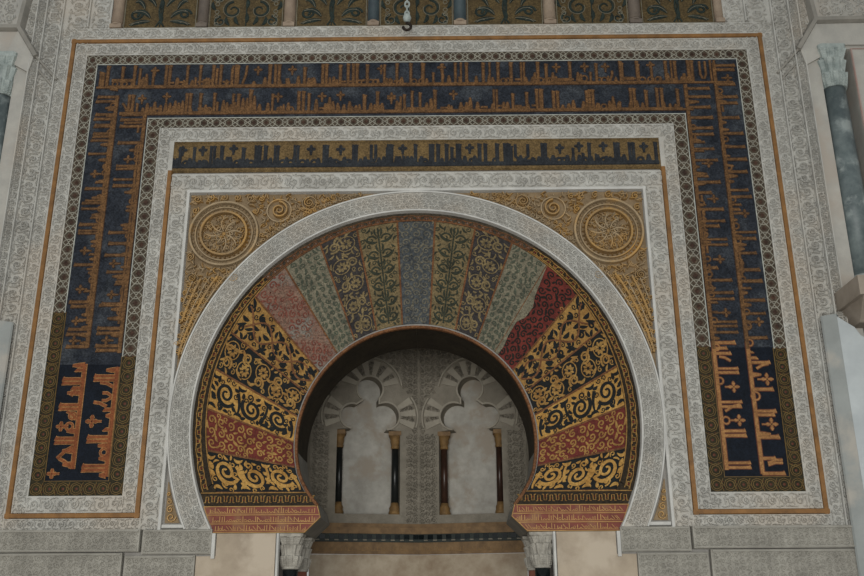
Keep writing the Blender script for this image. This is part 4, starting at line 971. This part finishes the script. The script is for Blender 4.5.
# ------------------------------------------------------------------ columns of the opening
def capital(mb, c, r0, H, wtop, seed=0, m=0, nth=72, nz=36):
    """leafy capital: round neck to square top with two rows of drilled leaves and corner volutes"""
    V = np.zeros((nth, nz, 3)); th = np.arange(nth)*2*PI/nth
    for j in range(nz):
        t = j/(nz-1); z = H*t
        base = r0*(1+.10*math.sin(min(t*8, PI)))+(wtop*.92-r0)*max(0, (t-.1)/.9)**2.0*.72
        sqr = 1/np.maximum(np.abs(np.cos(th)), np.abs(np.sin(th)))
        b = max(0, (t-.45)/.55); R = base*(1+(sqr-1)*b*.9)
        row = (t % .34)/.34 if t < .68 else (t-.68)/.32
        off = 0 if int(t/.34) % 2 == 0 else PI/8
        leaf = np.abs(np.cos(4*(th+off)))**.6*(.35+.65*row); vein = .35*np.abs(np.sin(24*(th+off)))*np.abs(math.sin(18*PI*t))
        R = R+r0*.42*leaf*(1-.3*vein) - r0*.26*vein
        if t > .90: R = wtop*(.97+.05*(t-.9)/.1)*np.minimum(sqr, 1.30)
        V[:, j, 0] = c[0]+R*np.cos(th); V[:, j, 1] = c[1]+R*np.sin(th); V[:, j, 2] = c[2]+z
    F = []
    for i in range(nth):
        k = (i+1) % nth
        for j in range(nz-1): F.append([i*nz+j, k*nz+j, k*nz+j+1, i*nz+j+1])
    F.append([i*nz for i in range(nth)][::-1]); F.append([i*nz+nz-1 for i in range(nth)])
    mb.raw(V.reshape(-1, 3), F, m)
for s in (-1, 1):
    sd = 'left' if s < 0 else 'right'
    for (cx, cy, r_, mt, lab) in ((1.015, .10, .062, 'black', 'polished black marble column with leafy white capital at the '+sd+' of the niche opening'), (1.0, .55, .06, 'red_shaft', 'red marble column behind the black one in the '+sd+' jamb of the opening')):
        c = np.array((s*cx, cy, -1.9)); root = thing('column', lab, 'column', tuple(c), 'columns of the niche opening')
        g = MB(); g.lathe([(.10, 0), (.10, .05), (.085, .07), (.09, .11), (.07, .14), (r_, .16)], c); g.build('base', M['cap'], root, True)
        g = MB(); g.lathe([(r_, .155), (r_*1.02, 1.2), (r_*.97, 2.06)], c); g.build('shaft', M[mt], root, True)
        g = MB(); g.lathe([(r_*1.1, 2.045), (r_*1.18, 2.055), (r_*1.1, 2.07)], c); g.build('astragal', M['cap'], root, True)
        g = MB(); capital(g, (c[0], c[1], .165), r_*1.05, .255, .105); g.build('capital', M['cap'], root)

# ------------------------------------------------------------------ carved slabs and marble panels below
def slab(poly, lab, mt='slab', carve=True, nm='carved_slab', h=.05, cell=.052):
    P = np.array(poly); g = MB(); g.plate(poly, 0, h)
    if carve:
        u0, v0 = P.min(0)+.012; u1, v1 = P.max(0)-.012
        fine_fill(g, u0, u1, max(v0, -.75), v1, cell, h, .007)
        g.rib([(u0, v1), (u1, v1)], .02, 0, h+.012); g.rib([(u0, max(v0, -.75)), (u1, max(v0, -.75))], .016, 0, h+.012)
    return tag(g.build(nm, M[mt]), lab, 'slab')
for s in (-1, 1):
    sd = 'left' if s < 0 else 'right'; q = lambda a, b, c, d: [(s*a, c), (s*b, c), (s*b, d), (s*a, d)]
    slab(q(2.205, 3.72, .28, .452), 'long carved grey slab directly under the %s end of the blue inscription band' % sd, h=.075)
    slab(q(2.335, 3.72, -1.9, .272), 'tall carved grey slab at the lower %s edge, below the long slab' % sd, h=.06)
    slab(q(1.635, 2.19, .26, .452), 'short carved grey slab under the %s foot of the stucco ring' % sd, h=.045)
    slab(q(1.76, 2.32, -1.9, .252), 'narrower carved grey slab beside the %s brown marble panel' % sd, h=.035)
    g = MB(); g.rect(*sorted((s*1.605, s*1.632)), .225, .42, 0, .05); tag(g.build('stone_strip', M['stucco_flat']), 'small white upright stone strip beside the short carved slab on the %s' % sd, 'strip')
    g = MB(); g.plate([(s*1.125, -1.9), (s*1.755, -1.9), (s*1.755, .245), (s*1.60, .245), (s*1.60, .42), (s*1.125, .42)], 0, .02)
    tag(g.build('marble_revetment', M['marble']), 'smooth brown veined marble panel on the %s of the niche opening' % sd, 'panel')
    g = MB(); g.rib([(s*1.108, -1.9), (s*1.108, .42)], .03, 0, .03); tag(g.build('edge_strip', M['stucco_flat']), 'thin white upright edge between capital and brown marble panel on the %s' % sd, 'strip')

# ------------------------------------------------------------------ upper row: mosaic panels and colonnettes
edges = [(-2.865, -2.14), (-2.03, -1.295), (-1.18, -.475), (-.36, .365), (.49, 1.24), (1.36, 2.07), (2.19, 2.90)]
ords = ['first', 'second', 'third', 'middle', 'fifth', 'sixth', 'last']
styles = ['paired fleurs', 'a pale outlined palmette', 'leafy branches', 'curled volutes and a beaded stem', 'spreading leaves', 'a beaded palmette', 'crossing stems and leaves']
for i, (a, b) in enumerate(edges):
    root = thing('mosaic_panel', 'olive mosaic panel with %s, %s from the left in the top row' % (styles[i], ords[i]) if i != 3 else 'olive mosaic panel with %s, behind the hanging chain' % styles[i], 'mosaic panel', ((a+b)/2, 0, 5.2), 'mosaic panels of the top row')
    g = MB(); g.rect(a, b, 5.195, 6.15, 0, .008); tf = g.build('field', M['top_bg'], root)
    g = MB(); cx = (a+b)/2; h = .008; hw = (b-a)/2
    rr = np.random.default_rng(50+i)
    for sx in (-1, 1):
        ty = i % 4
        if ty in (0, 2):
            g.rib(bez((cx+sx*.04, 5.22), (cx-sx*.10, 5.42), (cx+sx*.1, 5.75), 14), .022, 0, h+.006, 0)
            for (x, y, dx, dy, w_) in ((.10, 5.32, .17, .06, .07), (.10, 5.28, .20, -.04, .06), (.05, 5.45, .2, .12, .07), (.16, 5.42, .1, .08, .06), (.2, 5.26, .08, -.03, .045), (.05, 5.62, .22, .08, .07), (.10, 5.78, .16, .12, .06)):
                g.rib(bez((cx+sx*x, y), (cx+sx*(x+dx*.4), y+dy+.05), (cx+sx*(x+dx), y+dy), 10), leafw(10, w_), 0, h+.006, 0); g.rib(bez((cx+sx*x, y), (cx+sx*(x+dx*.4), y+dy+.05), (cx+sx*(x+dx), y+dy), 10), .007, 0, h+.009, 1)
            g.rib(spiral((cx+sx*.24, 5.36), .062, .02, 0, sx*1.2, 20), .034, 0, h+.006, 0)
            g.dome((cx+sx*.24, 5.40), .022, 0, h+.008, 1)
        else:
            for (x, y, R, tn) in ((.13, 5.40, .10, 1.2), (.25, 5.27, .06, 1.2), (.13, 5.68, .11, 1.3), (.27, 5.55, .07, 1.2)):
                g.rib(spiral((cx+sx*x, y), R, R*.25, PI/2, -sx*tn, 24), np.linspace(.034, .02, 24), 0, h+.006, 0); g.rib(spiral((cx+sx*x, y), R*1.22, R*.6, PI/2, -sx*.8, 20), .008, 0, h+.008, 1)
            for (x, y) in ((.07, 5.235), (.16, 5.225), (.3, 5.40)): g.rib(bez((cx+sx*x, y), (cx+sx*(x+.05), y+.05), (cx+sx*(x+.03), y+.1), 8), leafw(8, .05), 0, h+.006, 0)
            for k in range(5): g.ring((cx+sx*(hw-.08), 5.24+k*.07+(k % 2)*.02), .02, .010, 0, h+.008, 1, 10)
    g.rib([(cx, 5.22), (cx, 5.95)], .016, 0, h+.005, 0)
    for k in range(4): g.rib(leaf := bez((cx, 5.25+k*.17), (cx+.02, 5.31+k*.17), (cx, 5.38+k*.17), 8), leafw(8, .05), 0, h+.007, 0)
    g.build('plant_ornament', [M['top_green'], M['top_pale']], root)
    g = MB(); fillet(g, [(a+.012, 6.15), (a+.012, 5.205), (b-.012, 5.205), (b-.012, 6.15)], .010, 0, .016); g.build('border_line', M['top_pale'], tf)
gaps = [(-2.98, -2.865), (-2.14, -2.03), (-1.295, -1.18), (-.475, -.36), (.365, .49), (1.24, 1.36), (2.07, 2.19), (2.90, 2.99)]
pm = ['pil_tan', 'pil_dark', 'pil_tan', 'pil_green', 'pil_green', 'pil_tan', 'pil_dark', 'pil_tan']
pl = ['tan colonnette at the far left end of the top mosaic row', 'grey-brown colonnette between the first and second top panels', 'pinkish tan colonnette between the second and third top panels', 'dark blue-green colonnette just left of the hanging chain', 'dark blue-green colonnette just right of the hanging chain', 'tan colonnette between the fifth and sixth top panels', 'grey-brown colonnette between the two rightmost top panels', 'tan colonnette at the far right end of the top mosaic row']
for i, (a, b) in enumerate(gaps):
    c = np.array(((a+b)/2, -.005, 5.19)); hw = (b-a)/2-.002
    root = thing('engaged_colonnette', pl[i], 'column', tuple(c), 'colonnettes of the top row')
    g = MB(); g.box(c[0]-hw, c[0]+hw, -.05, 0, 5.192, 5.235); g.lathe([(hw*.95, .04), (hw*.95, .055), (hw*.8, .07)], c, n=20); g.build('base', M['pil_tan' if pm[i] != 'pil_dark' else 'pil_dark'], root)
    g = MB(); g.lathe([(hw*.98, .065), (hw*.97, .5), (hw*.96, .95)], c, n=24); g.build('shaft', M[pm[i]], root, True)

# ------------------------------------------------------------------ hanging chain with hook
pb = unp(407, 30, -.35); pt = unp(405, 0, -.35)
root = thing('hanging_chain', 'iron chain with a pale link and dark hook hanging before the top row', 'chain', (pb[0], -.35, pb[1]))
zz = pb[1]+.12; k = 0
g0 = None
while zz < 7.0:
    a = np.arange(14)*2*PI/14
    P = np.stack([pb[0]+(.020*np.cos(a) if k % 2 else 0*a), -.35+(0*a if k % 2 else .020*np.cos(a)), zz+.036*np.sin(a)], 1)
    g = MB(); g.tube(P, .008, closed=True, n=6); g.build('link', M['cap_green' if k < 5 else 'iron'], root, True); zz += .054; k += 1
g = MB(); g.lathe([(.006, .085), (.03, .1), (.04, .13), (.03, .16), (.008, .18)], (pb[0], -.35, pb[1]), n=14); o = g.build('bulb', M['cap_green'], root, True)
a = np.linspace(PI*.5, -PI*1.0, 18); P = np.stack([pb[0]+.036*np.cos(a), 0*a-.35, pb[1]+.036+.036*np.sin(a)], 1); P = np.concatenate([[(pb[0], -.35, pb[1]+.1)], P])
g = MB(); g.tube(P, .014, n=8); g.build('hook', M['iron'], root, True)

# ------------------------------------------------------------------ side bays with their columns
for s in (-1, 1):
    sd = 'left' if s < 0 else 'right'; x = lambda v: s*v
    def bx(mb, a, b, y0, y1, z0, z1, m=0): mb.box(min(x(a), x(b)), max(x(a), x(b)), y0, y1, z0, z1, m)
    g = MB()
    bx(g, 3.70, 3.84, -.02, .5, -1.9, 4.9); bx(g, 3.84, 4.16, .26, .5, -1.9, 4.9); bx(g, 4.16, 5.2, .0, .5, -1.9, 4.9); bx(g, 3.70, 5.2, .0, .5, 4.9, 7.2)
    struct(g.build('wall_left' if s < 0 else 'wall_right', M['side']))
    root = thing('vault_rib', 'forked smooth stone moulding over the side column at the top %s corner' % sd, 'moulding', (x(3.85), 0, 4.66), 'forked mouldings of the corners')
    A_, B_, C_, D_ = (x(3.645), 4.87), (x(3.855), 5.20), (x(5.2), 5.22), (x(3.74), 6.6); 
    g = MB()
    for P_, Q_ in ((A_, B_), (B_, C_), (B_, D_)):
        g.rib([P_, Q_], .075, 0, .075, top=.5)
    g.rib([A_, (x(3.42), 4.62)], .035, .0, .05); g.rib([(x(3.62), 4.74), (x(3.45), 4.55)], .03, 0, .045)
    g.build('rib', M['rib'], root)
    g = MB(); g.plate([(x(3.67), 4.86), (x(3.86), 5.165), (x(3.93), 4.93), (x(3.84), 4.78), (x(3.70), 4.70)], 0, .05); g.plate([(x(3.86), 5.165), (x(5.2), 5.185), (x(5.2), 4.93), (x(3.93), 4.93)], 0, .03); g.build('smooth_lintel', M['side'], root)
    g = MB(); fine_fill(g, *sorted((x(3.93), x(5.1))), 5.28, 6.4, .12, 0, .022); fine_fill(g, *sorted((x(3.72), x(3.80))), 4.98, 5.5, .08, 0, .02)
    g.build('carved_infill', M['stucco'], root)
    # column in the recess
    cx, cy, z0 = x(3.955), .03, 2.42; c = np.array((cx, cy, z0))
    root = thing('column', 'grey-green marble column with worn capital at the upper %s edge' % sd, 'column', tuple(c), 'columns of the side bays')
    g = MB(); g.box(cx-.14, cx+.14, cy-.14, cy+.14, z0, z0+.05); g.lathe([(.14, .05), (.15, .08), (.135, .11), (.12, .12), (.13, .15), (.11, .17)], c); g.build('base', M['pier'], root)
    g = MB(); g.lathe([(.112, .165), (.112, 1.0), (.104, 2.04)], c, n=40); g.build('shaft', M['grey_shaft'], root, True)
    g = MB(); capital(g, (cx, cy, z0+2.04), .106, .44, .128); g.build('capital', M['cap_green'], root)
    g = MB(); bx(g, 3.64, 4.4, -.50, -.005, 2.25, 2.415); g.prism([(x(3.68), -.46, 2.25), (x(3.68), -.02, 2.25), (x(3.74), -.02, 2.10), (x(3.74), -.20, 2.10)], (s*.6, 0, 0))
    tag(g.build('impost_block', M['corbel']), 'moulded beige impost block under the %s side column' % sd, 'impost')
    root = thing('pier', 'smooth pale grey marble pier at the lower %s edge' % sd, 'pier', (x(3.75), -.1, -1.9))
    g = MB(); g.prism([(x(3.465), -.08, -1.9), (x(3.475), -.095, -1.9), (x(3.57), -.16, -1.9), (x(3.60), -.12, -1.9), (x(3.60), -.08, -1.9)], (0, 0, 2.19+1.9)); g.build('chamfered_edge', M['pier'], root)
    g = MB(y0=-.08)
    g.plate([(x(3.571), -1.9), (x(3.571), 2.17), (x(3.64), 2.12), (x(3.71), 2.07), (x(3.75), 2.0), (x(3.83), 1.95), (x(4.3), 1.88), (x(4.3), -1.9)], 0, .075); o = g.build('side_face', M['pier_lit'], root); o['label'] = 'side face in a paler, bluish lit tone of the marble'
    if s < 0: continue
    g = MB(); g.rib([(x(4.17), 2.5), (x(4.17), 4.9), (x(5.1), 4.9)], .02, 0, .012); tag(g.build('painted_line', M['red_line']), 'faded red painted line edging the plain wall beside the %s side column' % sd, 'painted line')
